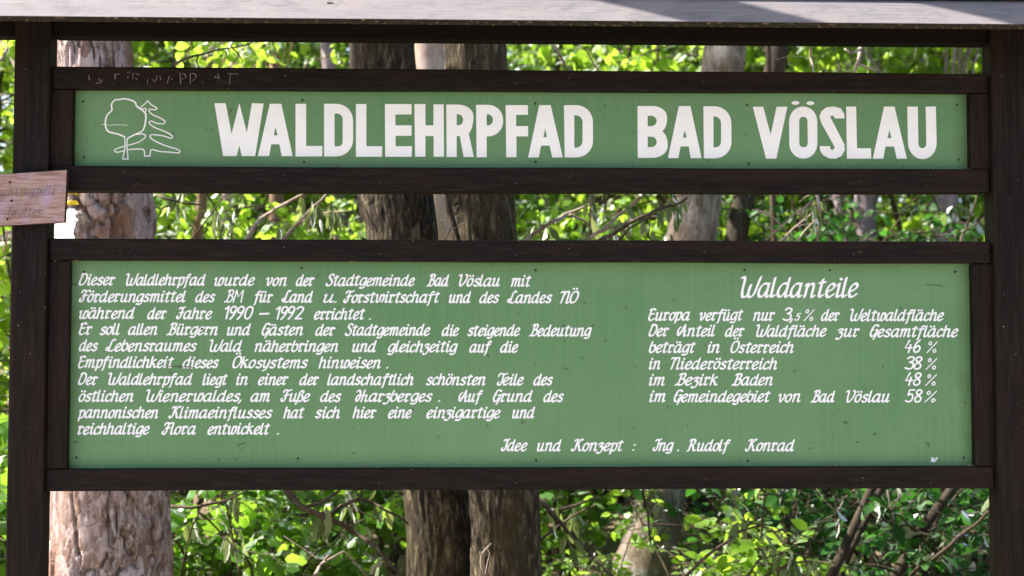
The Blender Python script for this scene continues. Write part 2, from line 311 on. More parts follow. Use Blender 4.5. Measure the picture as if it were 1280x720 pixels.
# hand lettering: x-height 1, upright; every glyph is (advance box from its strokes), '!' marks an angular stroke
G = {
'a': ['.62,.97 .34,1 .1,.66 .06,.22 .22,0 .42,.14 .6,.55', '.66,1.02 .62,.5 .6,.1 .68,0 .8,.1'],
'b': ['.2,1.42 .1,.9 .08,.25 .28,0 .55,.25 .6,.7 .46,1 .26,.9'],
'c': ['.56,.82 .42,1 .2,.85 .07,.45 .14,.06 .32,0 .56,.2'],
'd': ['.6,.97 .34,1 .1,.66 .06,.22 .22,0 .42,.14 .6,.55', '.68,1.42 .64,.8 .6,.1 .68,0 .8,.1'],
'e': ['.12,.4 .42,.56 .56,.82 .4,1 .18,.82 .06,.4 .16,.04 .34,0 .58,.2'],
'f': ['.62,1.32 .46,1.42 .34,1.2 .28,.5 .2,-.22 .12,-.36', '!.08,.95 .58,1.0'],
'g': ['.62,.97 .34,1 .1,.66 .06,.26 .22,.05 .42,.18 .6,.6', '.66,1.02 .62,.4 .58,-.1 .42,-.32 .08,-.28'],
'h': ['.14,1.42 .1,.7 .06,0', '.08,.62 .3,.96 .5,1 .56,.75 .52,.12 .6,0 .72,.1'],
'i': ['.02,.88 .14,1 .12,.5 .1,.1 .2,0 .32,.12', '*.2,1.34'],
'j': ['.14,1 .12,.2 .02,-.3', '*.2,1.34'],
'k': ['.14,1.42 .1,.7 .06,0', '.56,1 .4,.98 .12,.5', '.22,.58 .4,.42 .5,.06 .68,.06'],
'l': ['.12,1.42 .08,.8 .06,.12 .16,0 .3,.12'],
'm': ['.0,.88 .12,1 .1,.5 .06,0', '.1,.62 .28,.95 .42,1 .46,.72 .42,0', '.46,.62 .64,.95 .8,1 .84,.75 .8,.12 .88,0 1.0,.1'],
'n': ['.0,.88 .12,1 .1,.5 .06,0', '.1,.62 .3,.96 .5,1 .56,.75 .52,.12 .6,0 .72,.1'],
'o': ['.36,1 .12,.78 .06,.25 .24,0 .46,.14 .58,.6 .52,.92 .34,1'],
'p': ['.04,.9 .16,1 .14,.4 .08,-.38', '.16,.7 .36,1 .58,.9 .6,.4 .42,.02 .18,.06', '!.02,-.02 .2,.06'],
'r': ['.02,.9 .14,1 .12,.5 .08,.12 .18,0 .32,.1', '.14,.7 .3,.98 .4,.96 .5,.86'],
's': ['.52,.84 .38,1 .16,.88 .14,.66 .42,.42 .46,.16 .26,0 .02,.14'],
't': ['.2,1.3 .14,.7 .1,.14 .2,0 .36,.12', '!-.04,1.04 .4,1.1'],
'u': ['.02,.88 .12,1 .1,.5 .08,.16 .2,0 .38,.12 .52,.5', '.56,1.02 .54,.5 .52,.1 .62,0 .74,.1'],
'v': ['-.02,.86 .1,1 .16,.8 .18,.2 .26,0 .44,.3 .58,.8 .5,1'],
'w': ['-.02,.86 .1,1 .1,.5 .1,.12 .22,0 .38,.2 .48,.62', '.52,1 .46,.6 .44,.14 .56,0 .76,.14 .86,.6 .78,1 .62,.96 .54,.8'],
'y': ['.02,.88 .12,1 .1,.5 .1,.2 .22,.05 .4,.2 .54,.6', '.58,1.02 .54,.4 .36,-.2 .1,-.38'],
'z': ['.06,.84 .22,1 .46,.98 .46,.86 .22,.58 .44,.5 .5,.2 .36,-.2 .1,-.34 .0,-.2'],
'ß': ['.0,-.38 .12,.2 .18,.9 .28,1.3 .5,1.4 .6,1.2 .42,.86 .56,.66 .6,.3 .46,.0 .26,.06'],
'A': ['.3,1.18 .12,1.0 .04,.6 .1,.2 .26,.1 .36,.3 .3,.5', '!.28,.1 .72,1.5', '.72,1.5 .76,.8 .78,.12 .88,0 1.02,.12', '!.42,.6 .9,.62'],
'B': ['.1,1.34 .24,1.5 .3,1.4 .22,.7 .14,.1', '.28,1.46 .56,1.5 .68,1.24 .54,.92 .32,.8', '.4,.82 .64,.72 .68,.36 .5,.06 .26,.0 .0,.1 -.1,-.02'],
'D': ['.14,1.36 .26,1.5 .5,1.48 .72,1.28 .76,.8 .6,.26 .34,0 .12,.1', '.3,1.46 .16,1.0 .06,.5 .06,.1 .22,0'],
'E': ['.62,1.36 .44,1.52 .22,1.38 .12,.8 .06,.3 .18,.02 .36,0 .62,.2', '!.12,.78 .5,.86', '.24,1.4 .1,1.44 .06,1.34'],
'F': ['.08,1.2 .12,1.44 .34,1.5 .56,1.4 .86,1.52', '.5,1.42 .4,.9 .36,.4 .26,.04 .06,.04 -.04,.28 .06,.4', '!.22,.78 .68,.86'],
'G': ['.72,1.36 .54,1.52 .28,1.42 .12,.95 .06,.4 .18,.04 .4,.08 .58,.5', '.3,1.5 .2,1.1 .2,.8', '.5,.84 .7,.86 .66,.4 .56,-.1 .46,-.34'],
'H': ['.0,1.3 .16,1.5 .34,1.25 .36,.5 .22,.05 .06,.2 .06,.6 .2,.84 .36,.74', '.74,1.5 .66,.8 .6,0', '!.36,.78 1.02,.82', '1.04,.86 .98,.4 .98,.1 1.08,0 1.2,.12'],
'I': ['.16,1.28 .24,1.46 .44,1.4 .72,1.5', '.54,1.44 .48,.9 .44,.4 .32,.04 .12,.04 .02,.24 .1,.36'],
'J': ['.16,1.28 .24,1.46 .44,1.4 .72,1.5', '.54,1.44 .48,.9 .44,.4 .32,.04 .12,.04 .02,.24 .1,.36', '!.26,.78 .66,.84'],
'K': ['.14,1.3 .24,1.46 .42,1.42 .52,1.5', '.44,1.42 .36,.8 .3,.3 .18,.02 .02,.06 -.04,.22', '.92,1.42 .8,1.5 .42,.84', '.5,.92 .66,.5 .76,.06 .96,.06'],
'L': ['.84,1.42 .66,1.52 .5,1.2 .4,.6 .3,.12', '.4,.3 .2,.48 .06,.36 .1,.14 .28,.08 .44,.02 .66,0 .84,.14'],
'M': ['!.0,0 .16,1.5', '!.16,1.5 .44,.66 .86,1.5', '!.86,1.5 .86,0'],
'N': ['.0,1.36 .12,1.5 .34,1.42 .42,1.5', '.36,1.44 .28,.8 .18,0', '.3,.9 .5,1.4 .74,1.5 .8,1.2 .74,.4 .72,.08 .82,0 .94,.1'],
'O': ['.42,1.5 .18,1.3 .06,.8 .08,.24 .26,0 .54,.14 .74,.7 .72,1.26 .56,1.48 .36,1.46'],
'R': ['.1,1.34 .24,1.5 .3,1.4 .22,.7 .14,.06 .0,.02', '.28,1.46 .56,1.5 .7,1.22 .56,.88 .3,.78', '.42,.8 .58,.4 .66,.06 .86,.06'],
'S': ['.68,1.32 .52,1.52 .24,1.42 .2,1.1 .46,.8 .58,.46 .46,.1 .2,0 .0,.14 -.02,.28'],
'T': ['.0,1.14 .06,1.42 .3,1.5 .56,1.4 .9,1.52', '.54,1.42 .5,.9 .48,.4 .36,.04 .14,.02 .04,.24 .14,.4'],
'V': ['-.06,1.36 .06,1.5 .16,1.34 .14,.6 .2,.08 .36,.04 .58,.4 .78,1.1 .7,1.46 .6,1.5'],
'W': ['-.1,1.44 .04,1.5 .14,1.3 .1,.6 .14,.1 .32,0 .5,.2 .62,.9', '.6,.9 .54,.5 .56,.08 .72,0 .92,.2 1.06,.8 1.2,1.5'],
'P': ['!.0,0 .14,1.5', '.14,1.46 .5,1.5 .62,1.14 .44,.8 .1,.76'],
'0': ['.4,1.5 .18,1.2 .1,.4 .24,0 .46,.08 .62,.6 .64,1.3 .4,1.5'],
'1': ['.0,1.2 .24,1.5', '!.26,1.5 .18,0'],
'2': ['.1,1.24 .3,1.5 .58,1.36 .54,.95 .12,.1', '!.06,.04 .56,.04'],
'3': ['.1,1.3 .3,1.5 .58,1.4 .54,1.04 .3,.84', '.32,.84 .58,.7 .56,.2 .3,0 .02,.16'],
'4': ['!.36,1.5 .1,.56 .62,.6', '!.5,.95 .42,0'],
'5': ['!.62,1.48 .22,1.46 .16,.86', '.16,.84 .4,.98 .56,.7 .5,.18 .24,0 .02,.14'],
'6': ['.5,1.5 .24,1.1 .1,.4 .24,.02 .48,.1 .58,.5 .42,.8 .16,.5'],
'8': ['.36,.84 .16,1.1 .24,1.44 .46,1.48 .58,1.22 .4,.86 .12,.5 .14,.1 .34,0 .54,.16 .56,.5 .36,.84'],
'9': ['.6,1.1 .44,.76 .22,.8 .18,1.2 .34,1.5 .58,1.4 .6,1.0 .44,.4 .22,-.06'],
'%': ['.2,1.5 .02,1.3 .12,1.04 .32,1.2 .22,1.5', '!.9,1.46 -.08,.0', '.74,.48 .56,.3 .66,.02 .88,.18 .76,.48'],
'.': ['!.02,.02 .08,.06'], ',': ['.14,.14 .08,-.1 .0,-.24'], ':': ['!.02,.04 .08,.08', '!.1,.72 .16,.76'], '-': ['!.0,.66 .7,.7'],
}
UML = {'ä': 'a', 'ö': 'o', 'ü': 'u', 'Ö': 'O'}
rng = random.Random(11)
def word(ink, text, x0, x1, yb, unit=9.4, a=1.45, b=0.80, ang=R(36), slant=0.165, gap=0.17, jitter=0.02, drop=0.0):
    """write text so that its ink spans x0..x1 on baseline yb (photo pixels); yb may be a pair for a sloping line"""
    items, cx = [], 0.0
    for ch in text:
        if ch == ' ': cx += 0.6; continue
        base = UML.get(ch, ch); st = []
        for s in G[base]:
            kind = s[0] if s[0] in '!*' else ''
            pts = [tuple(float(q) for q in p.split(',')) for p in s.lstrip('!*').split()]
            st.append((kind, pts))
        if base != ch:
            top = 1.34 if ch.islower() else 1.86
            st += [('*', [(0.18, top)]), ('*', [(0.5, top)])]
        xs = [p[0] for k, pp in st for p in pp if k != '*' and (0 <= p[1] <= 1.1 or ch.isdigit())] or [0, .2]
        mn, mx = min(xs), max(xs)
        jx, jy = rng.uniform(-1, 1)*jitter, rng.uniform(-1, 1)*jitter
        for k, pp in st: items.append((k, [(p[0]-mn+cx+jx+slant*p[1], p[1]+jy) for p in pp]))
        cx += mx-mn+gap
    ax = [p[0] for k, pp in items for p in pp]; lo, hi = min(ax), max(ax)
    sx = (x1-x0-2*a*0.8)/max(hi-lo, 0.05)
    if len(text) == 1 and text in '.,:': sx = unit
    for k, pp in items:
        if drop and rng.random() < drop: continue
        q = [(x0+a*0.8+(p[0]-lo)*sx, yb-b*0.6-p[1]*unit) for p in pp]
        if k == '*': ink.dot(q[0][0], q[0][1], a*1.0, a*0.95)
        else: ink.stroke(q, a*rng.uniform(.94, 1.06), b, ang, smooth=(k != '!'))
M_DIRT = paint_mat('dried_dirt', (0.055, 0.05, 0.025), 0.5, 0.9)
# ------------------------------------------------------------------ the sign
Z_G = 0.0
sign = thing('information_sign', (1.2, 0, 0), 'large roofed signboard of dark brown timber holding two green panels painted with white lettering', 'sign')
Y_POST0, Y_POST1 = -0.045, 0.024
# posts: front faces read from the photo, run down into the ground and up under the roof
def post(x0, x1, zt):
    return box('post', x0, x1, Y_POST0, Y_POST1, -0.3, zt, sign, M_POST, 0.006)
xl0 = S(13.5, 300, Y_POST0).x; xl1 = S(59, 300, Y_POST0).x
xr0 = S(1242, 300, Y_POST0).x; xr1 = xr0+(xl1-xl0)
PITCH = R(36); YE = -0.26; ze = S(640, 32.0, YE).z
ZT = ze+(Y_POST0-YE)*math.tan(PITCH)-0.004
post(xl0, xl1, ZT); post(xr0, xr1, ZT)
# head beam behind the post heads
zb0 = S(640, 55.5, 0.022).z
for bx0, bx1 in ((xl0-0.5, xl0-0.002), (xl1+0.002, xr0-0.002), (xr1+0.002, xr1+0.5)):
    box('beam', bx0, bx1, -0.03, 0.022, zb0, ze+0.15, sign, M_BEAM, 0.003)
YR = -0.030; YB = 0.014
xa, xb = xl1+0.002, xr0-0.003
def rail(l0, l1, r0, r1, wob=0.002):
    """top and bottom pixel heights at the left (x 62) and at the right (x 1238)"""
    f = [Vector((xa, YR, S(62, l0, YR).z)), Vector((xb, YR, S(1238, r0, YR).z)), Vector((xb, YR, S(1238, r1, YR).z)), Vector((xa, YR, S(62, l1, YR).z))]
    b = [Vector((p.x, YB+0.02, p.z)) for p in f]
    return prism8('rail', f, b, sign, M_RAIL, 0.004, 2, wob)
t_top = rail(82.5, 110.5, 92, 115.5); t_bot = rail(207, 238.5, 211.5, 240.5)
i_top = rail(298, 325, 302, 329); i_bot = rail(586.5, 614, 583, 610.5)
def stile(x0, x1, yt, yb):
    p = S(x0, (yt+yb)/2, YR); q = S(x1, (yt+yb)/2, YR)
    zt = S((x0+x1)/2, yt, YR).z; zb = S((x0+x1)/2, yb, YR).z
    return box('stile', p.x, q.x, YR+0.004, YB, zb+0.0005, zt-0.0005, sign, M_POST, 0.004)
stile(61.5, 90, 111, 207.5); stile(1213.5, 1238, 116, 211.5)
stile(58.5, 84.5, 326, 586); stile(1218, 1243, 330, 583)
def panel(name, label, x0, x1, z0, z1):
    return tag(box(name, x0, x1, 0.0, 0.012, z0, z1, sign, M_PANEL, 0.001), label)
tp = panel('title_panel', 'narrow green panel with large white block letters and a white tree emblem', -0.025, 2.425, 2.095, 2.312)
ip = panel('text_panel', 'tall green panel filled with slanted white handwritten German text', -0.025, 2.425, 1.292, 1.852)

# title lettering: block capitals
def rp(pts):
    """polygon with rounded corners; a point is (x, y) or (x, y, radius)"""
    out = []; n = len(pts)
    for i, p in enumerate(pts):
        if len(p) == 2: out.append((p[0], p[1])); continue
        c = Vector(p[:2]); a = Vector(pts[i-1][:2]); b = Vector(pts[(i+1) % n][:2])
        da, db = (a-c), (b-c); r = p[2]
        ra = min(r, da.length*0.5 if len(pts[i-1]) > 2 else da.length*0.98); rb = min(r, db.length*0.5 if len(pts[(i+1) % n]) > 2 else db.length*0.98)
        s = c+da.normalized()*ra; e = c+db.normalized()*rb
        for k in range(9):
            t = k/8; k1 = 0.56
            q = s*(1-t)**3+(s.lerp(c, k1))*3*t*(1-t)**2+(e.lerp(c, k1))*3*t*t*(1-t)+e*t**3
            out.append((q.x, q.y))
    return out
CR_ = {1: (260, 115, 7.111), 2: (420, 115, 7.111), 3: (580, 115, 7.111), 4: (780, 115, 7.111), 5: (930, 115, 7.58), 6: (1040, 115, 7.111), 7: (110, 110, 7.2)}
TITLE = [
(1, [[(57,100),(157,100),(210,370),(279,100),(346,360),(390,100),(495,103),(420,570),(300,570),(279,475),(255,570),(135,570)]]),
(1, [[(550,105),(652,105),(753,570),(655,570),(635,465),(563,465),(543,570),(443,570)], [(601,310),(618,386),(585,386)]]),
(1, [[(778,105),(873,105),(873,480),(1017,480),(1015,573),(778,573)]]),
(1, [[(1032,105),(1290,105,150),(1290,573,150),(1032,573)], [(1125,192),(1197,192,50),(1197,483,40),(1125,483)]]),
(2, [[(177,107),(270,107),(270,482),(411,482),(409,576),(177,576)]]),
(2, [[(435,107),(672,107),(672,200),(528,200),(528,297),(672,297),(672,390),(530,390),(530,482),(676,482),(672,576),(437,576)]]),
(2, [[(697,107),(795,107),(795,297),(866,297),(866,110),(957,110),(960,576),(868,576),(868,392),(795,392),(795,576),(703,576)]]),
(2, [[(980,112),(1222,112,140),(1222,320,90),(1180,372),(1225,578),(1135,578),(1100,392),(1073,392),(1073,578),(983,578)], [(1073,198),(1130,198,48),(1130,297,48),(1073,297)]]),
(3, [[(107,114),(348,114,135),(348,395,135),(202,395),(202,580),(112,580)], [(202,198),(257,198,48),(257,298,48),(202,298)]]),
(3, [[(370,117),(568,117),(568,203),(463,203),(463,303),(570,303),(570,395),(466,395),(466,580),(375,580)]]),
(3, [[(668,117),(770,117),(878,582),(785,582),(760,477),(685,477),(665,582),(570,582)], [(722,325),(738,402),(705,402)]]),
(3, [[(888,117),(1145,117,150),(1147,582,150),(895,582)], [(980,207),(1053,207,60),(1053,496,60),(980,496)]]),
(4, [[(120,125),(383,125,130),(383,325,85),(338,350),(388,378,85),(388,586,140),(122,586)], [(210,212),(290,212,48),(290,304,48),(210,304)], [(210,397),(290,397,48),(290,490,48),(210,490)]]),
(4, [[(487,125),(590,125),(690,588),(592,588),(575,484),(503,484),(483,588),(390,588)], [(540,340),(556,405),(522,405)]]),
(4, [[(705,127),(952,127,150),(957,590,150),(710,590)], [(795,217),(862,217,62),(862,492,50),(795,492)]]),
(5, [[(83,140),(182,140),(252,405),(308,140),(410,140),(306,632),(208,632)]]),
(5, [[(425,138,145),(693,138,145),(695,632,145),(430,632,145)], [(522,235,39),(600,235,39),(604,524,39),(524,524,39)]]),
(5, [[(952,250),(948,205),(915,155),(850,138),(780,145),(730,185),(714,235),(735,300),(855,515),(857,535),(835,552),(818,538),(815,513),(718,513),(722,560),(750,600),(810,630),(870,632),(925,605),(955,550),(952,500),(830,262),(815,238),(832,222),(852,232),(858,250)]]),
(6, [[(125,130),(214,130),(222,500),(346,500),(348,593),(132,593)]]),
(6, [[(462,130),(555,130),(665,593),(575,593),(552,485),(475,485),(455,593),(362,593)], [(511,335),(527,410),(492,410)]]),
(6, [[(668,130),(762,130),(768,500,40),(838,500,40),(832,130),(922,130),(933,597,150),(677,597,150)]]),
]
tl = Ink()
for c, loops in TITLE:
    ox, oy, s = CR_[c]
    tl.poly([[(ox+x/s, oy+y/s) for x, y in rp(l)] for l in loops])
for cx, cy in ((487, 104), (628, 106)): tl.dot(930+cx/7.58, 115+cy/7.58, 5.0, 2.4)
tl.build('title_lettering', tp, M_WHITE, 'large white block capitals')
em = Ink()
EMB = [(1.05, '330,440 270,415 190,395 160,350 160,280 180,235 215,200 212,150 240,110 285,104 340,98 420,125 440,165 490,200 520,240 515,320 490,385 420,420 355,455'),
 (0.7, '330,440 334,520 325,580 312,640'), (0.7, '312,640 362,640'), (0.7, '362,640 354,560 352,510 355,455'),
 (0.75, '465,180 510,145 537,115'), (0.75, '537,115 570,150 622,183 600,196 560,190 550,200 560,222 590,245 650,270 692,300 680,322 620,318 570,298 552,315 600,355 700,395 760,432 745,452 680,432 580,420 560,440 600,475 700,520 800,550 828,570 815,585 740,578 650,572 575,555 562,580 560,613'),
 (0.75, '560,613 510,613'), (0.75, '510,613 508,570 490,552 430,550 365,555'), (0.7, '470,195 495,186 522,186 520,212 500,215'), (0.75, '420,420 500,415 517,440 470,480 420,500 360,515'), (0.75, '325,525 250,550 242,570 270,578 322,565')]
for wd, s in EMB:
    em.stroke([(110+float(a.split(',')[0])/7.2, 110+float(a.split(',')[1])/7.2) for a in s.split()], wd*0.98, wd*0.8, 0.6)
em.stroke([(128, 155.5), (138, 156.5), (148, 156), (159, 156.6)], 0.5, 0.3, 0)
em.build('tree_emblem', tp, M_WHITE, 'white outline drawing of a round broadleaf tree in front of a fir')

LINES = [
((356.6, 358.2), 'Dieser|98.4|144.7 Waldlehrpfad|157.5|257.4 wurde|268|319 von|332.5|358.7 der|369.6|393.4 Stadtgemeinde|407|519 Bad|533|561.5 Vöslau|573.4|625 mit|638.5|664.5'),
((377.6, 379), 'Förderungsmittel|98.5|232.5 des|244|269.5 BM|280|305 für|316.6|341.5 Land|352|391.5 u.|404|421 Forstwirtschaft|429|550.4 und|561|589 des|599|624.5 Landes|634|690.5 NÖ|700|724'),
((398.4, 399.6), 'während|99|169 der|184|209 Jahre|220|265.5 1990|281|317 -|324|337 1992|345|380 errichtet|392.5|457 .|461|465'),
((418.4, 420.3), 'Er|98.5|116 soll|124.5|150 allen|160|197 Bürgern|208|272.5 und|283.5|313.7 Gästen|327|379 der|394|419.5 Stadtgemeinde|431|538 die|552|574 steigende|584|650.5 Bedeutung|661|740'),
((439, 440.6), 'des|98.5|123 Lebensraumes|132|246.5 Wald|262|303 näherbringen|318|423 und|440|471 gleichzeitig|484|572.5 auf|586.5|615 die|625|648'),
((459.8, 460.4), 'Empfindlichkeit|97.5|218 dieses|228|274 Ökosystems|290.5|385.5 hinweisen|398|476 .|482.5|487'),
((481, 481.6), 'Der|97.5|123 Waldlehrpfad|135.5|241 liegt|253|285 in|295|310 einer|322.5|361 der|374|399 landschaftlich|409|517 schönsten|532|607 Teile|621|655 des|666.5|691.5'),
((502, 502.4), 'östlichen|98|167 Wienerwaldes,|183|302 am|313|337.5 Fuße|350.5|388 des|400|427 Harzberges|444|541 .|547.5|551 Auf|573|604 Grund|616|666 des|679|705'),
((522.7, 522.7), 'pannonischen|97|198 Klimaeinflusses|210.5|341 hat|354|381 sich|393.5|425 hier|440.5|471 eine|485|515 einzigartige|533|626 und|640|669'),
((543, 543), 'reichhaltige|97|187.5 Flora|202|245 entwickelt|259.5|338 .|346|350'),
((563.8, 563.8), 'Idee|626|659.5 und|671|702 Konzept|713.5|780 :|790|794 Ing|815.5|842.5 .|846|849 Rudolf|858|913.5 Konrad|931|993.5'),
((400.6, 401.2), 'Europa|810|862.5 verfügt|874|929.5 nur|941|969 3,|978|991 %|1004.5|1018 der|1026|1050 Weltwaldfläche|1062.5|1180'),
((420.4, 421.2), 'Der|810.5|836.5 Anteil|846|894 der|906|931 Waldfläche|945|1033.5 zur|1044|1075 Gesamtfläche|1087|1198'),
((441, 441), 'beträgt|811|870 in|884|899.5 Österreich|913|992 46|1130.5|1151 %|1158|1172'),
((461.6, 462), 'in|811|825.5 Niederösterreich|838|971.5 38|1130.5|1153 %|1157|1171.5'),
((481.7, 482), 'im|811|831 Bezirk|843|897.5 Baden|914|966 48|1131|1152 %|1156.5|1171'),
((502.4, 503), 'im|811.5|832 Gemeindegebiet|842|963.5 von|972.5|1000.5 Bad|1013|1044 Vöslau|1057.5|1112 58|1131|1153 %|1155.5|1171'),
]
for (ya, yb), ws in LINES:
    ink = Ink(); xs = [float(q.split('|')[1]) for q in ws.split()]; x_0, x_1 = min(xs), max(max(xs), min(xs)+1)
    for q in ws.split():
        t, a, b = q.rsplit('|', 2); a = float(a); b = float(b)
        yy = ya+(yb-ya)*(a-x_0)/(x_1-x_0)
        num = t[0] in '0123456789'
        if t == '%': word(ink, t, a, b, yy, 9.2, 0.72, 0.62, slant=0.1)
        elif t == '-': word(ink, t, a, b, yy, 9.4, 1.25, 1.1)
        elif t == 'BM': word(ink, t, a, b, yy, 9.8, 0.95, 0.8)
        elif num: word(ink, t, a, b, yy, 10.0, 1.2, 1.05, slant=0.10)
        else: word(ink, t, a, b, yy)
        if t == '3,': word(ink, '5', 993, 1001.5, yy-0.3, 5.6, 0.85, 0.75, slant=0.2)
    ink.build('text_line', ip, M_WHITE)
ink = Ink(); word(ink, 'Waldanteile', 925.5, 1073.5, 371.8, 16.6, 2.15, 0.95); ink.build('heading', ip, M_WHITE, 'larger heading lettered in white at the top right')
ink = Ink(); word(ink, 'HP', 1163.5, 1172, 577.6, 3.4, 0.55, 0.5); ink.build('monogram', ip, M_WHITE, 'tiny white monogram in the bottom right corner')

# dirt smears and chips left on the paint
ink = Ink(-0.0016)
for s, w_ in (('206,457.6 214,458.2 222,457.8 230,458.6 243,459.4', .55), ('224,459.4 236,458 244,460.4', .45), ('252.6,410 253.6,412', 1.0), ('474.6,376.5 475.2,380.5', .7), ('298,556.5 306,553.6', .6), ('1193,341 1196,339', .8), ('1157,356 1168,356.4 1178,358', .4),
              ('91,355.5 97,355.8', .6), ('92,553 98,552', .6), ('1206,502 1207,505', .6), ('440,565 444,567', .5), ('1071,552 1072,553', .9), ('609,531.6 610,532.6', .8)):
    ink.stroke([tuple(float(k) for k in p.split(',')) for p in s.split()], w_, w_*.6, .3)
ink.build('dirt_smear', ip, M_DIRT)

# faint scratched writing on the top rail
sc = Ink(-0.0010, lambda x, y: S(x, y, YR))
SCR = ['111,94 112,100', '124,98 126,104 128,100', '143,93 149,93', '144,94 144,99', '159,91 163,90', '160,95 160,98', '167,92 166,99', '169,98 172,99', '170,92 174,94',
       '184,105 185,99', '195,102 196,95 197,94', '190,99 194,103', '209,104 212,95', '214,99 216,99', '225,91 226,105', '227,99 233,97 231,93 228,92', '238,105 238,92 243,92 246,96 241,101',
       '253,103 254,103.5', '268,97 273,92 274,99', '269,97 274,97', '285,92 298,92.6', '288,93 287,106', '120,104 124,104', '200,95 201,100']
for s in SCR: sc.stroke([tuple(float(k) for k in p.split(',')) for p in s.split()], 0.42, 0.28, 0.5, False)
o = sc.build('scratched_writing', t_top, M_SCRATCH, 'faint pale scratched letters')

# nail heads
def nails(parent, pts, r=0.0032):
    for x, y in pts:
        p = S(x, y, 0.0); bm = bmesh.new()
        bmesh.ops.create_uvsphere(bm, u_segments=10, v_segments=6, radius=r)
        for v in bm.verts: v.co.y *= 0.45
        me = bpy.data.meshes.new('nail'); bm.to_mesh(me); bm.free()
        o = link('nail', me, parent, M_NAIL); o.location = Vector((p.x, -0.001, p.z))-parent.location
        o.matrix_parent_inverse = Matrix.Identity(4)
nails(tp, [(104, 127), (105, 196.5), (378, 125.5), (380, 202.5), (669, 129.5), (669.5, 202.3), (934, 131.5), (936, 204.2), (1196, 131), (1198, 199.5)])
nails(ip, [(95.5, 572), (377, 335), (372.5, 573), (669.5, 338), (670, 575.5), (930.5, 337.5), (934.5, 576), (1037, 338), (1204.5, 572), (1193, 340), (105.5, 340)])

# the roof: two weathered slopes on the beam, eave towards the path
roof = tag(link('roof', bpy.data.meshes.new('roof'), sign), 'weathered grey plank roof')
RX0, RX1 = xl0-0.55, xr1+0.55
def roof_plank(k0, k1, side, lift=0.0, th=0.015):
    """one plank of the slope, k0..k1 metres up from the eave"""
    def P(k, t):
        y = k*math.cos(PITCH); z = k*math.sin(PITCH)
        q = Vector((0, YE+y-math.sin(PITCH)*t, ze+z+math.cos(PITCH)*t))
        if side < 0: q.y = 2*0.10-q.y
        return q
    a, b, c, d = P(k1, lift+th), P(k0, lift+th), P(k0, lift), P(k1, lift)
    f = [Vector((RX0, b.y, b.z)), Vector((RX1, b.y, b.z)), Vector((RX1, c.y, c.z)), Vector((RX0, c.y, c.z))]
    bk = [Vector((RX0, a.y, a.z)), Vector((RX1, a.y, a.z)), Vector((RX1, d.y, d.z)), Vector((RX0, d.y, d.z))]
    o = prism8('roof_plank', f, bk, roof, M_PLANK, 0.002, 2, 0.0)
    o.data.materials.append(M_EDGE)
    for p in o.data.polygons:
        n = p.normal
        if n.y*side < -0.35 and n.z < 0.3 or n.z < -0.3: p.material_index = 1
    return o
roof_plank(0.0, 0.165, 1); roof_plank(0.150, 0.315, 1, 0.016); roof_plank(0.300, 0.443, 1, 0.032)
roof_plank(0.23, 0.330, -1, 0.008); roof_plank(0.315, 0.443, -1, 0.024)
# knots and nail holes in the lowest plank
def roof_pt(px, py):
    d = CF + CR*((px-640)/FPX) + CU*((360-py)/FPX); n = Vector((0, -math.sin(PITCH), math.cos(PITCH)))
    p0 = Vector((0, YE, ze))+n*0.015
    return CAM+d*((p0-CAM).dot(n)/d.dot(n))
for px, py, s in ((361, 7, 1.0), (667, 0, 1.0), (997, 9, 1.0), (56, 4, 0.5)):
    p = roof_pt(px, py); bm = bmesh.new(); bmesh.ops.create_uvsphere(bm, u_segments=12, v_segments=6, radius=0.0085*s)
    for v in bm.verts:
        v.co = Vector((v.co.x*1.15, v.co.y*(0.9+0.4*math.sin(v.co.x*900)), v.co.z*0.16))
    bmesh.ops.rotate(bm, verts=bm.verts, matrix=Matrix.Rotation(PITCH, 3, 'X'))
    me = bpy.data.meshes.new('knot'); bm.to_mesh(me); bm.free(); o = link('knot', me, roof, M_KNOT); o.matrix_parent_inverse = Matrix.Identity(4); o.location = p-sign.location

# ------------------------------------------------------------------ small hand-written board nailed to the left post
YS = Y_POST0-0.021
q = [(-62, 222), (83.5, 212.5), (80.5, 278), (-64, 286)]
bc = S(10, 248, YS); small = thing('wooden_board', bc, 'small raw pinkish wooden board with pencilled writing nailed across the left post', 'sign board')
bo = pxbox('board', q, YS, Y_POST0-0.001, small, M_BOARD, 0.0015, 0.0012)
bo.data.materials.append(M_BOARD_END)
for p in bo.data.polygons:
    if p.normal.x > 0.6 or p.normal.z < -0.6: p.material_index = 1
bo['label'] = 'pinkish weathered plank with dark sawn end'
pen = Ink(-0.0030, lambda x, y: S(x, y, YS))
def tilt(x): return -0.048*x
class Tilted(Ink): pass
pen.map = lambda x, y: S(x, y-0.045*(x-40), YS)
word(pen, 'Waldandachtskapelle', -58, 71, 245.0, 8.2, 0.32, 0.25, slant=0.12, gap=0.2, jitter=0.06)
word(pen, 'Grottes', 10.5, 52, 271.0, 8.6, 0.36, 0.28, slant=0.1, gap=0.2, jitter=0.06)
word(pen, 'zur', -40, -6, 271.0, 8.6, 0.36, 0.28, slant=0.1, gap=0.2, jitter=0.06)
pen.build('lettering', small, M_PENCIL, 'thin faded pencil handwriting')
for x, y in ((12.5, 228), (14.5, 251), (9.5, 274)):
    p = S(x, y, YS); bm = bmesh.new(); bmesh.ops.create_uvsphere(bm, u_segments=10, v_segments=6, radius=0.0036)
    for v in bm.verts: v.co.y *= 0.5; v.co.x *= 0.8
    me = bpy.data.meshes.new('nail'); bm.to_mesh(me); bm.free(); o = link('nail', me, small, M_NAIL); o.matrix_parent_inverse = Matrix.Identity(4); o.location = p-bc-Vector((0, 0.002, 0))

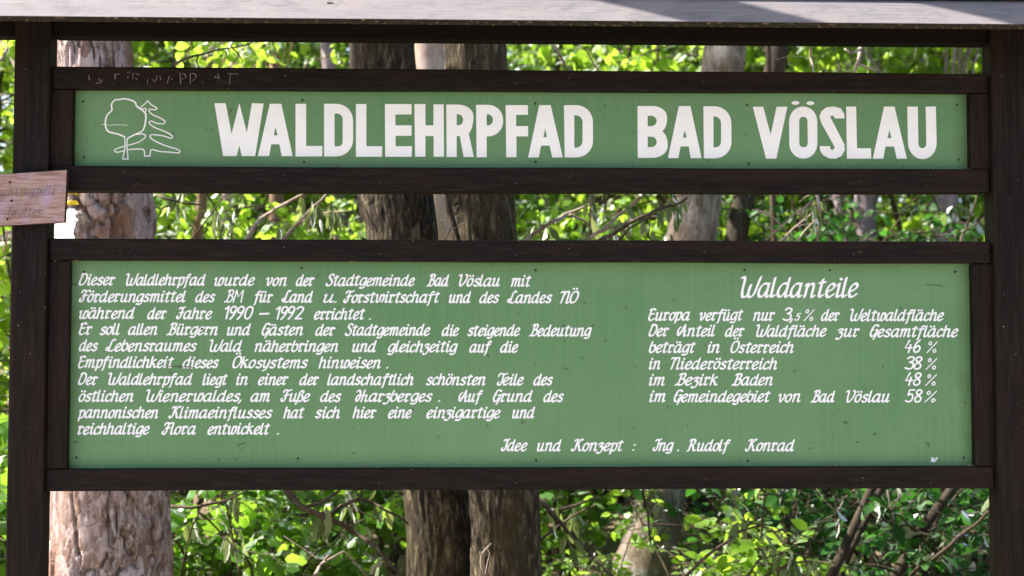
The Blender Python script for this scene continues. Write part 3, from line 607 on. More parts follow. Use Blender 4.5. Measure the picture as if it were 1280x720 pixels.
# ------------------------------------------------------------------ litter caught on the rails
def litter():
    rr = random.Random(5); V, F = [], []
    spots = []
    for (px0, px1, py, yy) in ((95, 1235, 585.3, -0.012), (95, 1235, 208.3, -0.012), (62, 1235, 299.5, -0.010)):
        for k in range(26): spots.append((rr.uniform(px0, px1), py+rr.uniform(-.6, .2), yy))
    for cx, cy, n in ((455, 583.8, 8), (775, 583.9, 9), (1045, 581.8, 10), (1210, 582.0, 8), (425, 209, 6), (500, 208.8, 4), (1215, 211.3, 6), (98, 325.5, 5), (790, 328, 8), (440, 327, 7)):
        for k in range(n): spots.append((cx+rr.gauss(0, 7), cy+rr.uniform(-1, .4), -0.018))
    for x, y, yy in spots:
        p = S(x, y, yy); s = rr.uniform(.001, .0032); i = len(V)
        a = Vector((rr.uniform(-1, 1), rr.uniform(-.5, .5), rr.uniform(-.5, .5))).normalized()*s*rr.uniform(1, 2.4)
        b = Vector((rr.uniform(-.5, .5), rr.uniform(-.5, .5), rr.uniform(-1, 1))).normalized()*s*.5; c = a.cross(b).normalized()*s*.25
        for sx, sy in ((1, 0), (0, 1), (-1, 0), (0, -1)): V.append(p+a*sx+b*sy+c)
        for sx, sy in ((1, 0), (0, 1), (-1, 0), (0, -1)): V.append(p+a*sx+b*sy-c)
        F += [[i, i+1, i+2, i+3], [i+7, i+6, i+5, i+4]]+[[i+j, i+4+j, i+4+(j+1) % 4, i+(j+1) % 4] for j in range(4)]
    me = mesh_from('dry_litter', V, F)
    m, nt, b = mat('dry_litter', 0.9)
    gi = N(nt, 'ShaderNodeNewGeometry'); c = ramp(nt, gi.outputs['Random Per Island'], [(0, (0.06, 0.04, 0.025)), (0.5, (0.20, 0.15, 0.10)), (1, (0.35, 0.30, 0.24))]); nt.links.new(c, b.inputs['Base Color'])
    o = link('dry_litter', me, None, m); tag(o, 'crumbs of dry leaf and bark lying on the rails of the sign', 'litter', None, 'stuff')
litter()
# ------------------------------------------------------------------ ground
def ground_z(x, y):
    z = 0.0
    if y > 2.0: z += 0.11*(y-2.0)
    if y > 9: z += 0.10*(y-9)
    return z + 0.10*noise.noise(Vector((x*0.35, y*0.35, 0)))*min(1, max(0, (y-0.5)/3))
def soil_mat():
    m, nt, b = mat('forest_floor', 0.95)
    v = coords(nt, (1, 1, 1)); n1 = noisetex(nt, v, 3.0, 8, 0.7); n2 = noisetex(nt, v, 45.0, 3, 0.6)
    c = ramp(nt, n1, [(0.3, (0.045, 0.03, 0.018)), (0.5, (0.10, 0.07, 0.042)), (0.75, (0.17, 0.125, 0.08))])
    c = mix(nt, ramp(nt, n2, [(0.5, (0, 0, 0)), (0.62, (1, 1, 1))]), c, (0.20, 0.14, 0.085))
    gn = noisetex(nt, v, 1.3, 3); c = mix(nt, ramp(nt, gn, [(0.5, (0, 0, 0)), (0.62, (0.7, 0.7, 0.7))]), c, (0.05, 0.085, 0.02))
    nt.links.new(c, b.inputs['Base Color']); bump(nt, b, n2, 0.6, 0.03); return m
gx = np.concatenate([np.linspace(-130, -16, 14), np.linspace(-15, 17, 65), np.linspace(18, 132, 14)])
gy = np.concatenate([np.linspace(-110, -9, 12), np.linspace(-8, 30, 77), np.linspace(32, 130, 14)])
GV = [(x, y, ground_z(x, min(y, 34))) for y in gy for x in gx]; nx = len(gx)
GF = [[j*nx+i, j*nx+i+1, (j+1)*nx+i+1, (j+1)*nx+i] for j in range(len(gy)-1) for i in range(nx-1)]
tag(link('ground', mesh_np('ground', GV, GF, smooth=True), None, soil_mat()), kind='structure')
def path_mat():
    m, nt, b = mat('pale_bounce_gravel', 0.95)  # unseen ground before the sign, kept pale to bounce sunlight onto the panels
    v = coords(nt, (1, 1, 1)); n1 = noisetex(nt, v, 2.0, 5); n2 = noisetex(nt, v, 60.0, 3)
    c = ramp(nt, n1, [(0.3, (0.34, 0.29, 0.23)), (0.7, (0.48, 0.42, 0.34))])
    c = mix(nt, ramp(nt, n2, [(0.35, (0.5, 0.5, 0.5)), (0.55, (0, 0, 0))]), c, (0.24, 0.2, 0.16))
    nt.links.new(c, b.inputs['Base Color']); bump(nt, b, n2, 0.5, 0.01); return m
PV, PF = [], []
for i in range(61):
    x = -30+i; w_ = 0.25*math.sin(x*0.7)
    PV += [(x, -0.9+w_*0.5, 0.004), (x, -6.2+w_, 0.004)]
    if i: PF.append([2*i-2, 2*i-1, 2*i+1, 2*i])
tag(link('path', mesh_from('path', PV, PF), None, path_mat()), kind='structure')

# ------------------------------------------------------------------ tubes, bark, leaves
def tube(path, radii, seg=8, V=None, F=None, disp=None):
    """closed tapered tube along a list of points, appended to V, F; disp(angle, s, p) pushes the skin outwards"""
    V = [] if V is None else V; F = [] if F is None else F
    n = len(path); o = len(V); up = Vector((0, 1, 0.1)); s = 0.0
    for i, p in enumerate(path):
        t = (path[min(i+1, n-1)]-path[max(i-1, 0)]).normalized()
        a = t.cross(up); a = a.normalized() if a.length > 1e-4 else Vector((1, 0, 0)); b = a.cross(t)
        if i: s += (p-path[i-1]).length
        for k in range(seg):
            th = 2*math.pi*k/seg; d = a*math.cos(th)+b*math.sin(th)
            r = radii[i]+(disp(th, p, radii[i]) if disp else 0)
            V.append(p+d*r)
    for i in range(n-1):
        for k in range(seg):
            k2 = (k+1) % seg
            F.append([o+i*seg+k, o+i*seg+k2, o+(i+1)*seg+k2, o+(i+1)*seg+k])
    F.append([o+(n-1)*seg+k for k in range(seg)]); F.append([o+k for k in range(seg)][::-1])
    return V, F
def resample(pts, rad, step):
    P, Q = [], []
    for i in range(len(pts)-1):
        p0 = pts[i-1] if i else pts[i]*2-pts[i+1]; p1, p2 = pts[i], pts[i+1]; p3 = pts[i+2] if i+2 < len(pts) else pts[i+1]*2-pts[i]
        n = max(1, int((p2-p1).length/step))
        for k in range(n):
            t = k/n
            P.append(0.5*((2*p1)+(p2-p0)*t+(2*p0-5*p1+4*p2-p3)*t*t+(3*p1-p0-3*p2+p3)*t**3)); Q.append(rad[i]*(1-t)+rad[i+1]*t)
    P.append(pts[-1]); Q.append(rad[-1]); return P, Q

def bark_mat(name, stops, scale, bumpd, patch=None, patch2=None, rough=0.9, fscale=7.0, moss=None):
    m, nt, b = mat(name, rough); b.inputs['Specular IOR Level'].default_value = 0.15
    g = noisetex(nt, coords(nt, scale), fscale, 7, 0.68, 0.6)
    c = ramp(nt, g, stops)
    if patch:
        n = noisetex(nt, coords(nt, (1, 1, 0.45)), 5.0, 4, 0.6); c = mix(nt, ramp(nt, n, [(0.48, (0, 0, 0)), (0.66, (0.85, 0.85, 0.85))]), c, patch)
    if patch2:
        n = noisetex(nt, coords(nt, (1, 1, 0.6)), 11.0, 5, 0.65, 0.5); c = mix(nt, ramp(nt, n, [(0.53, (0, 0, 0)), (0.64, (0.8, 0.8, 0.8))]), c, patch2)
    if moss:
        n = noisetex(nt, coords(nt, (1, 1, 0.5)), 3.0, 5, 0.6); c = mix(nt, ramp(nt, n, [(0.5, (0, 0, 0)), (0.7, (0.7, 0.7, 0.7))]), c, moss)
    nt.links.new(c, b.inputs['Base Color']); bump(nt, b, g, 0.9, bumpd); return m
def pine_mat():
    m, nt, b = mat('pine_bark', 0.9); b.inputs['Specular IOR Level'].default_value = 0.12
    v = coords(nt, (1, 1, 0.45)); ds = N(nt, 'ShaderNodeTexNoise'); ds.inputs['Scale'].default_value = 22.0; ds.inputs['Detail'].default_value = 4
    nt.links.new(v, ds.inputs['Vector'])
    ad = N(nt, 'ShaderNodeMix', data_type='VECTOR'); ad.inputs[0].default_value = 0.06
    nt.links.new(v, ad.inputs[4]); nt.links.new(ds.outputs['Color'], ad.inputs[5])
    vo = N(nt, 'ShaderNodeTexVoronoi'); vo.inputs['Scale'].default_value = 42.0; nt.links.new(ad.outputs[1], vo.inputs['Vector'])
    sep = N(nt, 'ShaderNodeSeparateColor'); nt.links.new(vo.outputs['Color'], sep.inputs[0])
    c = ramp(nt, sep.outputs[0], [(0.0, (0.20, 0.125, 0.095)), (0.3, (0.31, 0.225, 0.21)), (0.6, (0.41, 0.325, 0.325)), (0.85, (0.50, 0.41, 0.41)), (1.0, (0.33, 0.27, 0.21))])
    g = noisetex(nt, coords(nt, (1, 1, 0.5)), 38.0, 7, 0.72, 0.8)
    c = mix(nt, ramp(nt, g, [(0.36, (1, 1, 1)), (0.5, (0, 0, 0))]), c, (0.10, 0.062, 0.052))
    n = noisetex(nt, coords(nt, (1, 1, 0.35)), 4.2, 3); c = mix(nt, ramp(nt, n, [(0.5, (0, 0, 0)), (0.66, (0.8, 0.8, 0.8))]), c, (0.25, 0.14, 0.09))
    nt.links.new(c, b.inputs['Base Color'])
    b1 = N(nt, 'ShaderNodeBump'); b1.inputs['Strength'].default_value = 0.6; b1.inputs['Distance'].default_value = 0.006
    nt.links.new(vo.outputs['Distance'], b1.inputs['Height']); b1.invert = True
    b2 = N(nt, 'ShaderNodeBump'); b2.inputs['Strength'].default_value = 1.0; b2.inputs['Distance'].default_value = 0.012
    nt.links.new(g, b2.inputs['Height']); nt.links.new(b1.outputs[0], b2.inputs['Normal']); nt.links.new(b2.outputs[0], b.inputs['Normal'])
    return m
B_PINE = pine_mat()
B_GREY = bark_mat('fine_grey_bark', [(0.36, (0.012, 0.009, 0.007)), (0.52, (0.046, 0.035, 0.024)), (0.68, (0.20, 0.165, 0.105))], (5, 5, 1.5), 0.02, (0.05, 0.034, 0.018), None, fscale=9, moss=(0.042, 0.04, 0.016))
B_PALE = bark_mat('pale_pinkish_bark', [(0.3, (0.22, 0.16, 0.14)), (0.55, (0.38, 0.30, 0.27)), (0.75, (0.5, 0.42, 0.39))], (3, 3, 1.4), 0.008, (0.32, 0.21, 0.13))
B_MOSSY = bark_mat('mottled_greyish_bark', [(0.34, (0.045, 0.038, 0.032)), (0.5, (0.13, 0.113, 0.098)), (0.68, (0.27, 0.245, 0.215))], (4, 4, 1.6), 0.016, (0.15, 0.10, 0.06), (0.28, 0.27, 0.25), moss=(0.12, 0.11, 0.04))
B_BROWN = bark_mat('dark_brown_bark', [(0.3, (0.018, 0.013, 0.010)), (0.55, (0.045, 0.034, 0.025)), (0.75, (0.09, 0.072, 0.055))], (5, 5, 0.8), 0.01)
B_LILAC = bark_mat('greyish_lilac_bark', [(0.3, (0.13, 0.10, 0.11)), (0.55, (0.24, 0.19, 0.21)), (0.75, (0.34, 0.28, 0.31))], (3, 3, 1), 0.01)
B_RED = bark_mat('reddish_thin_bark', [(0.3, (0.10, 0.055, 0.035)), (0.55, (0.20, 0.125, 0.085)), (0.75, (0.30, 0.21, 0.15))], (3, 3, 1), 0.006)
B_TWIG = bark_mat('twig_bark', [(0.3, (0.03, 0.023, 0.015)), (0.55, (0.07, 0.052, 0.036)), (0.75, (0.14, 0.11, 0.085))], (4, 4, 1), 0.003)
B_DRY = bark_mat('dry_pale_twig', [(0.3, (0.16, 0.12, 0.10)), (0.55, (0.28, 0.22, 0.18)), (0.75, (0.40, 0.34, 0.29))], (4, 4, 1), 0.003)

def leaf_mat(name, base, trans, tfac=0.5, var=0.35, gloss=0.5, yellow=(0.165, 0.22, 0.03)):
    m = bpy.data.materials.new(name); m.use_nodes = True; nt = m.node_tree; nt.nodes.clear()
    out = N(nt, 'ShaderNodeOutputMaterial'); gi = N(nt, 'ShaderNodeNewGeometry')
    rnd = gi.outputs['Random Per Island']
    def vary(c):
        lo = tuple(x*(1-var) for x in c); hi = tuple(min(1, x*(1+var)) for x in c)
        return ramp(nt, rnd, [(0.0, lo), (0.55, c), (0.85, hi), (1.0, tuple(0.5*h+0.5*y*(max(c)/0.22) for h, y in zip(hi, yellow)))])
    d = N(nt, 'ShaderNodeBsdfDiffuse'); t = N(nt, 'ShaderNodeBsdfTranslucent'); g = N(nt, 'ShaderNodeBsdfGlossy')
    nt.links.new(vary(base), d.inputs[0]); nt.links.new(vary(trans), t.inputs[0])
    g.inputs[0].default_value = (1, 1, 1, 1); g.inputs['Roughness'].default_value = gloss
    m1 = N(nt, 'ShaderNodeMixShader'); m1.inputs[0].default_value = tfac
    nt.links.new(d.outputs[0], m1.inputs[1]); nt.links.new(t.outputs[0], m1.inputs[2])
    m2 = N(nt, 'ShaderNodeMixShader'); fr = N(nt, 'ShaderNodeFresnel'); fr.inputs[0].default_value = 1.13
    nt.links.new(fr.outputs[0], m2.inputs[0]); nt.links.new(m1.outputs[0], m2.inputs[1]); nt.links.new(g.outputs[0], m2.inputs[2])
    nt.links.new(m2.outputs[0], out.inputs[0]); return m
L_FRESH = leaf_mat('fresh_yellow_green_leaf', (0.10, 0.20, 0.014), (0.40, 0.62, 0.05), 0.58)
L_MID = leaf_mat('mid_green_leaf', (0.055, 0.145, 0.016), (0.27, 0.49, 0.035), 0.55)
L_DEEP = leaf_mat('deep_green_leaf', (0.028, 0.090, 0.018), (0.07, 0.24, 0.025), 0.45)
L_WILT = leaf_mat('wilted_grey_green_leaf', (0.13, 0.17, 0.08), (0.26, 0.33, 0.08), 0.42, 0.4, 0.6, (0.22, 0.2, 0.08))

TEMPL = {
 'oval': ([(0, 0, 0), (0, .52, .03), (0, 1, -.10), (-.2, .2, .05), (-.27, .5, .07), (-.16, .8, .0), (.2, .2, .05), (.27, .5, .07), (.16, .8, .0)],
          [(0, 1, 4, 3), (1, 2, 5, 4), (0, 6, 7, 1), (1, 7, 8, 2)]),
 'lobed': ([(0, 0, 0), (0, .5, .02), (0, 1, -.12), (-.18, .06, .03), (-.5, .3, -.02), (-.24, .46, .05), (-.36, .78, -.05), (.18, .06, .03), (.5, .3, -.02), (.24, .46, .05), (.36, .78, -.05)],
           [(0, 1, 4, 3), (1, 5, 4, 4), (1, 2, 6, 5), (0, 7, 8, 1), (1, 8, 9, 9), (1, 9, 10, 2)]),
 'droop': ([(0, 0, 0), (0, .45, .10), (0, 1, .02), (-.13, .25, -.02), (-.17, .55, .0), (-.10, .85, .05), (.13, .22, -.02), (.16, .5, .0), (.09, .8, .06)],
           [(0, 1, 4, 3), (1, 2, 5, 4), (0, 6, 7, 1), (1, 7, 8, 2)]),
}
def leaves(name, P, D, NRM, L, kind='oval'):
    """many leaves in one foliage mesh: base points, axes, up sides, lengths"""
    P = np.asarray(P, float); D = np.asarray(D, float); NRM = np.asarray(NRM, float); L = np.asarray(L, float)
    D /= np.linalg.norm(D, axis=1, keepdims=True)+1e-9
    X = np.cross(D, NRM); X /= np.linalg.norm(X, axis=1, keepdims=True)+1e-9; Z = np.cross(X, D)
    T, F = TEMPL[kind]; T = np.array(T)
    V = P[:, None, :]+L[:, None, None]*(T[None, :, 0:1]*X[:, None, :]+T[None, :, 1:2]*D[:, None, :]+T[None, :, 2:3]*Z[:, None, :])
    n, k = len(P), len(T); off = (np.arange(n)*k)[:, None, None]
    q = [f for f in F if len(set(f)) == 4]; t3 = [tuple(dict.fromkeys(f)) for f in F if len(set(f)) == 3]
    F4 = (np.array(q)[None]+off).reshape(-1, 4); F3 = (np.array(t3)[None]+off).reshape(-1, 3) if t3 else None
    return mesh_np(name, V.reshape(-1, 3), F4, F3)

def rv(rr, s=1.0): return Vector((rr.gauss(0, s), rr.gauss(0, s), rr.gauss(0, s)))
def shrub_meshes(seed, h, spread, nstem, ntwig, leaf, kind='oval', per=9, droop=0.25, low=0.15, clump=0.0):
    """stems from one root, twigs off the stems, leaves along the twigs"""
    rr = random.Random(seed); V, F = [], []; P, D, Nn, L = [], [], [], []
    for s in range(nstem):
        a = rr.uniform(0, 2*math.pi); lean = rr.uniform(0.05, 0.5)*spread/h*1.3
        p = Vector((math.cos(a), math.sin(a), 0))*rr.uniform(0, 0.12)
        d = Vector((math.cos(a)*lean, math.sin(a)*lean, 1)).normalized()
        n = 8; hh = h*rr.uniform(.65, 1.05); path = [p.copy()]
        for i in range(n):
            d = (d+rv(rr, .11)+Vector((math.cos(a), math.sin(a), -.15))*0.05).normalized(); p = p+d*(hh/n); path.append(p.copy())
        r0 = 0.006*h+0.004; tube(path, [r0*(1-0.85*i/n)+.0015 for i in range(n+1)], 6, V, F)
        for k in range(ntwig):
            t = low+(1-low)*rr.random()**0.8; i = min(n-1, int(t*n)); q = path[i].lerp(path[i+1], t*n-i)
            b = rr.uniform(0, 2*math.pi); e = Vector((math.cos(b), math.sin(b), rr.uniform(-.1, .7))).normalized()
            ln = spread*rr.uniform(.35, .95)*(1.15-0.6*t); m = 5; tw = [q.copy()]
            for j in range(m):
                e = (e+rv(rr, .16)+Vector((0, 0, -droop*0.25))).normalized(); q = q+e*(ln/m); tw.append(q.copy())
            tube(tw, [r0*.3*(1-.8*j/m)+.0008 for j in range(m+1)], 4, V, F)
            for j in range(per):
                u = rr.uniform(.18, 1.0)*m; jj = min(m-1, int(u)); pos = tw[jj].lerp(tw[jj+1], u-jj)
                side = rv(rr, 1.0); side.z *= 0.3
                dr = e*0.5+side.normalized()*0.9+Vector((0, 0, -droop))
                P.append(pos+rv(rr, .012)); D.append(dr); Nn.append(Vector((0, 0, .75))+rv(rr, .55)); L.append(leaf*rr.uniform(.45, 1.45))
    return mesh_from('stem', V, F, True), leaves('foliage', P, D, Nn, L, kind)

def tree_crown(seed, c, rx, rz, n, leaf, kind='oval', clumps=26, hollow=0.35):
    """leaf clumps spread through an uneven crown volume"""
    rr = random.Random(seed); P, D, Nn, L = [], [], [], []
    cl = []
    for k in range(clumps):
        d = rv(rr).normalized(); r = rr.uniform(hollow, 1.0)
        cl.append((Vector((d.x*rx*r, d.y*rx*r, d.z*rz*r)), rr.uniform(.16, .36)*rx, rr.uniform(.5, 1.4)))
    tot = sum(q[2]*q[1]**2 for q in cl)
    for p, s, wgt in cl:
        for j in range(int(n*wgt*s*s/tot)):
            o = rv(rr, .5); o.z *= 0.6; o *= s
            P.append(c+p+o); D.append(o.normalized()*.5+rv(rr, .5)+Vector((0, 0, -.35))); Nn.append(Vector((0, 0, .75))+rv(rr, .6)); L.append(leaf*rr.uniform(.6, 1.2))
    return leaves('crown', P, D, Nn, L, kind), [c+q[0] for q in cl]

def trunk_of(px, Y, ztop, zmin=-0.15, dz=0.25):
    """centre line and radii of a trunk read from photo columns [(x, y, width)] at depth Y, carried on down to the ground and up to ztop"""
    pts = [S(x, y, Y) for x, y, w in px]; sc = [(Y-CAM.y)/FPX for _ in px]
    rad = [w*s/2 for (x, y, w), s in zip(px, sc)]
    o = sorted(zip([p.z for p in pts], pts, rad)); pts = [q[1] for q in o]; rad = [q[2] for q in o]
    g = ground_z(pts[0].x, Y)-0.15
    d = (pts[1]-pts[0]); d = d/d.z
    if pts[0].z > g+0.05:
        base = pts[0]+d*(g-pts[0].z); pts.insert(0, base); rad.insert(0, rad[0]*1.25)
        if pts[1].z > g+0.6: pts.insert(1, base+d*0.35); rad.insert(1, rad[1]*1.06)
    d = pts[-1]-pts[-2]; d = d/d.z*0.6
    if ztop > pts[-1].z+0.3:
        rt = rad[-1]*max(.35, 1-0.06*(ztop-pts[-1].z)); z0 = pts[-1].z
        pts.append(pts[-1]+d*(ztop-z0)*.5+Vector((0, 0, (ztop-z0)*0.5*.4))); rad.append((rad[-1]+rt)/2)
        pts.append(pts[-1]+Vector((d.x*.4, d.y*.4, 1))*(ztop-pts[-1].z)); rad.append(rt*.8)
    return pts, rad
# ------------------------------------------------------------------ trees with trunks the photo shows
def plates(th, p, r):
    """pine bark: tall raised plates parted by deep wandering furrows, each plate breaking into flakes"""
    x, y = math.cos(th)*r, math.sin(th)*r
    wv = noise.noise(Vector((x*9, y*9, p.z*4.5)))*0.55; w2 = noise.noise(Vector((x*34, y*34, p.z*13)))*0.22
    q = Vector((x/0.115+wv*1.2+w2, y/0.115+wv*1.2-w2, p.z/0.75+wv*0.55+w2*.7))
    d, _ = noise.voronoi(q); g = d[1]-d[0]+0.05*noise.noise(Vector((x*70, y*70, p.z*30)))
    e = min(1, max(0, (g-.02)/0.07)); e = e*e*(3-2*e)
    s = min(1, max(0, (g-.1)/0.45))                                   # the plates swell gently towards their middles
    d2, k2 = noise.voronoi(Vector((x/0.04+w2*2, y/0.04-w2*2, p.z/0.10+w2*3))); f = noise.cell(k2[0]*7.3)
    fl = noise.fractal(Vector((x*70, y*70, p.z*40)), 0.9, 2.1, 3)
    return -0.024*(1-e)+0.002*s+e*0.0022*f+0.0016*fl
def ridges(th, p, r):
    q = Vector((math.cos(th)*r*62, math.sin(th)*r*62, p.z*13))
    n = noise.fractal(q, 0.8, 2.2, 3)
    return 0.0058*n
def lumpy(th, p, r):
    return 0.12*r*noise.noise(Vector((math.cos(th)*1.2, math.sin(th)*1.2, p.z*1.1+r*50)))+0.03*r*noise.noise(Vector((math.cos(th)*r*60, math.sin(th)*r*60, p.z*14)))
def tree(label, px, Y, ztop, bark, seg=18, step=0.12, disp=lumpy, crown=None, group=None, name='tree', limbs=0, seed=1, dense=None):
    pts, rad = trunk_of(px, Y, ztop); base = Vector((pts[0].x, pts[0].y, ground_z(pts[0].x, Y)))
    P, Q = resample(pts, rad, step); V, F = tube(P, Q, seg, disp=disp)
    t = thing(name, base, label, 'tree', group); rr = random.Random(seed)
    top = pts[-1]
    if crown:
        c, rx, rz, n, leaf, kind, m = crown
        c = top+Vector(c); me, cl = tree_crown(seed, c, rx, rz, n, leaf, kind)
        lf = 1.0 if ztop > 3.7 else 0.4
        for q in cl[::3]:
            a = P[rr.randint(int(len(P)*.72), len(P)-2)]; mid = a.lerp(q, .5)+Vector((0, 0, .25))
            LP, LQ = resample([a, mid, q], [Q[-1]*.42*lf, Q[-1]*.25*lf, .008], .5); tube(LP, LQ, 6, V, F)
        link('crown', me, t, m)
    me = mesh_from('trunk', V, F, True); link('trunk', me, t, bark)
    return t, P, Q
pine, PP, PQ = tree('thick reddish pine trunk with deeply furrowed scaly bark behind the left post', [(119, 70, 92), (129, 270, 127), (137.5, 620, 141), (138.5, 720, 150)], 1.5, 13, B_PINE, 190, 0.014, plates,
     ((0.3, .5, .6), 1.6, 1.3, 2600, .13, 'droop', L_DEEP), name='pine_tree', seed=3)
# trail blaze painted on its bark: a yellow patch over a white one
def blaze(name, z0, z1, a0, a1, m, seed):
    rr = random.Random(seed); V, F = [], []; nz, na = 40, 18
    for i in range(nz+1):
        z = z0+(z1-z0)*i/nz; k = min(range(len(PP)), key=lambda j: abs(PP[j].z-z)); p, r = PP[k], PQ[k]
        j0, j1 = .05*noise.noise(Vector((z*9, seed, 0))), .13*noise.noise(Vector((z*16, seed, 5)))+.05*noise.noise(Vector((z*70, seed, 5)))
        for j in range(na+1):
            th = (a0+j0)+(a1+j1-a0-j0)*j/na
            d = plates_dir(k, th); dd = plates(d[1], PP[k], r)
            V.append(Vector((p.x, p.y, z))+d[0]*(r+max(dd, -.006)+.004))
    for i in range(nz):
        for j in range(na):
            a = i*(na+1)+j; F.append([a, a+1, a+na+2, a+na+1])
    o = link(name, mesh_from(name, V, F, True), pine, m); return o
def plates_dir(k, ang):
    """outward direction at angle ang (0 = towards the camera, + to the right) and the tube's own angle there"""
    t = (PP[min(k+1, len(PP)-1)]-PP[max(k-1, 0)]).normalized(); a = t.cross(Vector((0, 1, 0.1))).normalized(); b = a.cross(t)
    d = Vector((math.sin(ang), -math.cos(ang), 0)); return d, math.atan2(d.dot(b), d.dot(a))
M_BW = paint_mat('white_blaze_paint', (0.78, 0.76, 0.76), 0.12); M_BY = paint_mat('yellow_blaze_paint', (0.72, 0.55, 0.02), 0.1)
zb = lambda y: S(90, y, 1.35).z
blaze('blaze', zb(300), zb(262), -1.5, -0.26, M_BW, 2)['label'] = 'white painted trail mark'
blaze('blaze', zb(257), zb(232), -1.45, -0.24, M_BY, 5)['label'] = 'yellow painted trail mark'

tree('left one of two grey fine-ridged trunks growing side by side behind the board', [(481, 70, 76), (500, 270, 89), (545, 620, 80), (551, 720, 84)], 1.85, 13.0, B_GREY, 170, 0.022, ridges, ((.5, 1, .4), 1.8, 1.3, 2600, .11, 'oval', L_MID), 'paired grey trunks', seed=5)
tree('right one of two grey fine-ridged trunks growing side by side behind the board', [(594, 70, 79), (602, 270, 85), (630, 620, 86), (632.5, 720, 88)], 1.65, 13.4, B_GREY, 170, 0.022, ridges, ((.9, .2, .3), 1.7, 1.2, 2600, .11, 'oval', L_MID), 'paired grey trunks', seed=6)
tree('pale pinkish trunk showing in the slit between the two grey trunks', [(538, 70, 47), (551, 270, 52), (560, 620, 56)], 6.0, 13, B_PALE, 22, .12, crown=((0, 1, .5), 2.2, 1.6, 2400, .13, 'oval', L_MID), seed=7)
tree('leaning mottled grey-brown trunk behind the title lettering, its flared foot above the yellow-green bush', [(906, 70, 53), (869, 270, 62), (826, 620, 60), (812, 680, 66), (797, 720, 76)], 3.4, 13, B_MOSSY, 40, .07, crown=((1, 1, .5), 2.0, 1.5, 2600, .12, 'oval', L_MID), seed=8)
tree('slim dark brown trunk just right of the leaning mottled trunk', [(971, 70, 27), (925, 270, 29), (868, 620, 32), (852, 720, 34)], 6.4, 11, B_BROWN, 16, .15, crown=((.6, 1, .3), 1.6, 1.2, 1800, .12, 'oval', L_MID), seed=9)
tree('left of three hazy lilac-grey trunks far off on the right, slim and bent', [(1044, 165, 15), (1050, 262, 16), (1058, 300, 19), (1066, 620, 22)], 9.2, 3.5, B_LILAC, 12, .2, crown=((0, -.2, 1.25), 1.4, .95, 1300, .13, 'lobed', L_FRESH), seed=10)
tree('middle of three hazy lilac-grey trunks far off on the right', [(1083, 165, 26), (1081, 270, 29), (1075, 620, 33)], 8.6, 3.5, B_LILAC, 14, .2, crown=((0, -.2, 1.25), 1.4, .95, 1300, .13, 'lobed', L_FRESH), seed=11)
tree('right of three hazy lilac-grey trunks far off on the right, the thickest', [(1183, 165, 34), (1178, 270, 37), (1168, 620, 42)], 8.0, 3.5, B_LILAC, 14, .2, crown=((0, -.2, 1.25), 1.4, .95, 1300, .13, 'lobed', L_FRESH), seed=12)
tree('thin reddish stem leaning right beside the furrowed pine', [(262, 70, 9), (252, 260, 13), (246, 300, 13), (228, 620, 15)], 5.4, 3.3, B_RED, 10, .2, crown=((0, 0, .1), .5, .3, 160, .09, 'oval', L_FRESH), seed=13, name='sapling')
tree('thin pale straight stem second from the pine in the gap between the panels', [(292, 70, 9), (283, 270, 13), (268, 620, 14)], 6.2, 3.4, B_PALE, 10, .2, crown=((0, 0, .1), .5, .3, 160, .09, 'oval', L_FRESH), seed=14, name='sapling')
tree('tan mottled stem crossed by a pale bent branch in the gap between the panels', [(343, 70, 13), (345, 270, 18), (336, 620, 21)], 6.6, 3.5, B_RED, 12, .2, crown=((0, 0, .1), .5, .3, 160, .09, 'oval', L_FRESH), seed=15, name='sapling')
tree('dark slim trunk left of the paired grey trunks in the gap between the panels', [(410, 70, 17), (431, 270, 22), (440, 620, 25), (433, 720, 27)], 7.4, 11, B_LILAC, 12, .25, crown=((0, .8, .2), 1.6, 1.2, 1600, .12, 'oval', L_MID), seed=16)
tree('short stocky brown trunk in deep shade left of the lowest grey bark', [(462, 300, 20), (506, 620, 24), (500, 720, 28)], 5.2, 4.2, B_BROWN, 12, .2, seed=17, name='sapling')
tree('thin grey upright stem below the right end of the text panel', [(968, 300, 8), (983, 614, 11), (987, 720, 13)], 5.0, 4.6, B_TWIG, 9, .2, seed=18, name='sapling')
tree('bent pale bare stem curving down from the lower rail', [(905, 560, 8), (918, 618, 9), (931, 655, 10), (934, 720, 11)], 3.4, 1.9, B_PALE, 9, .08, seed=19, name='sapling')
for k, (px, Y, lab) in enumerate((
    ([(1152, 470, 8), (1085, 620, 10), (1040, 720, 13)], 2.5, 'leftmost dark leaning stem under the right end of the lower rail'),
    ([(1160, 480, 6), (1100, 614, 8), (1062, 690, 9), (1050, 720, 10)], 2.65, 'dark leaning stem close beside the leftmost one under the lower rail'),
    ([(1260, 490, 9), (1188, 614, 12), (1150, 665, 13), (1120, 720, 15)], 2.6, 'brown mossy leaning stem nearer the right post under the lower rail'))):
    tree(lab, px, Y, 2.0, B_BROWN, 12, .15, seed=20+k, name='sapling', group='leaning stems in the shade at the lower right')
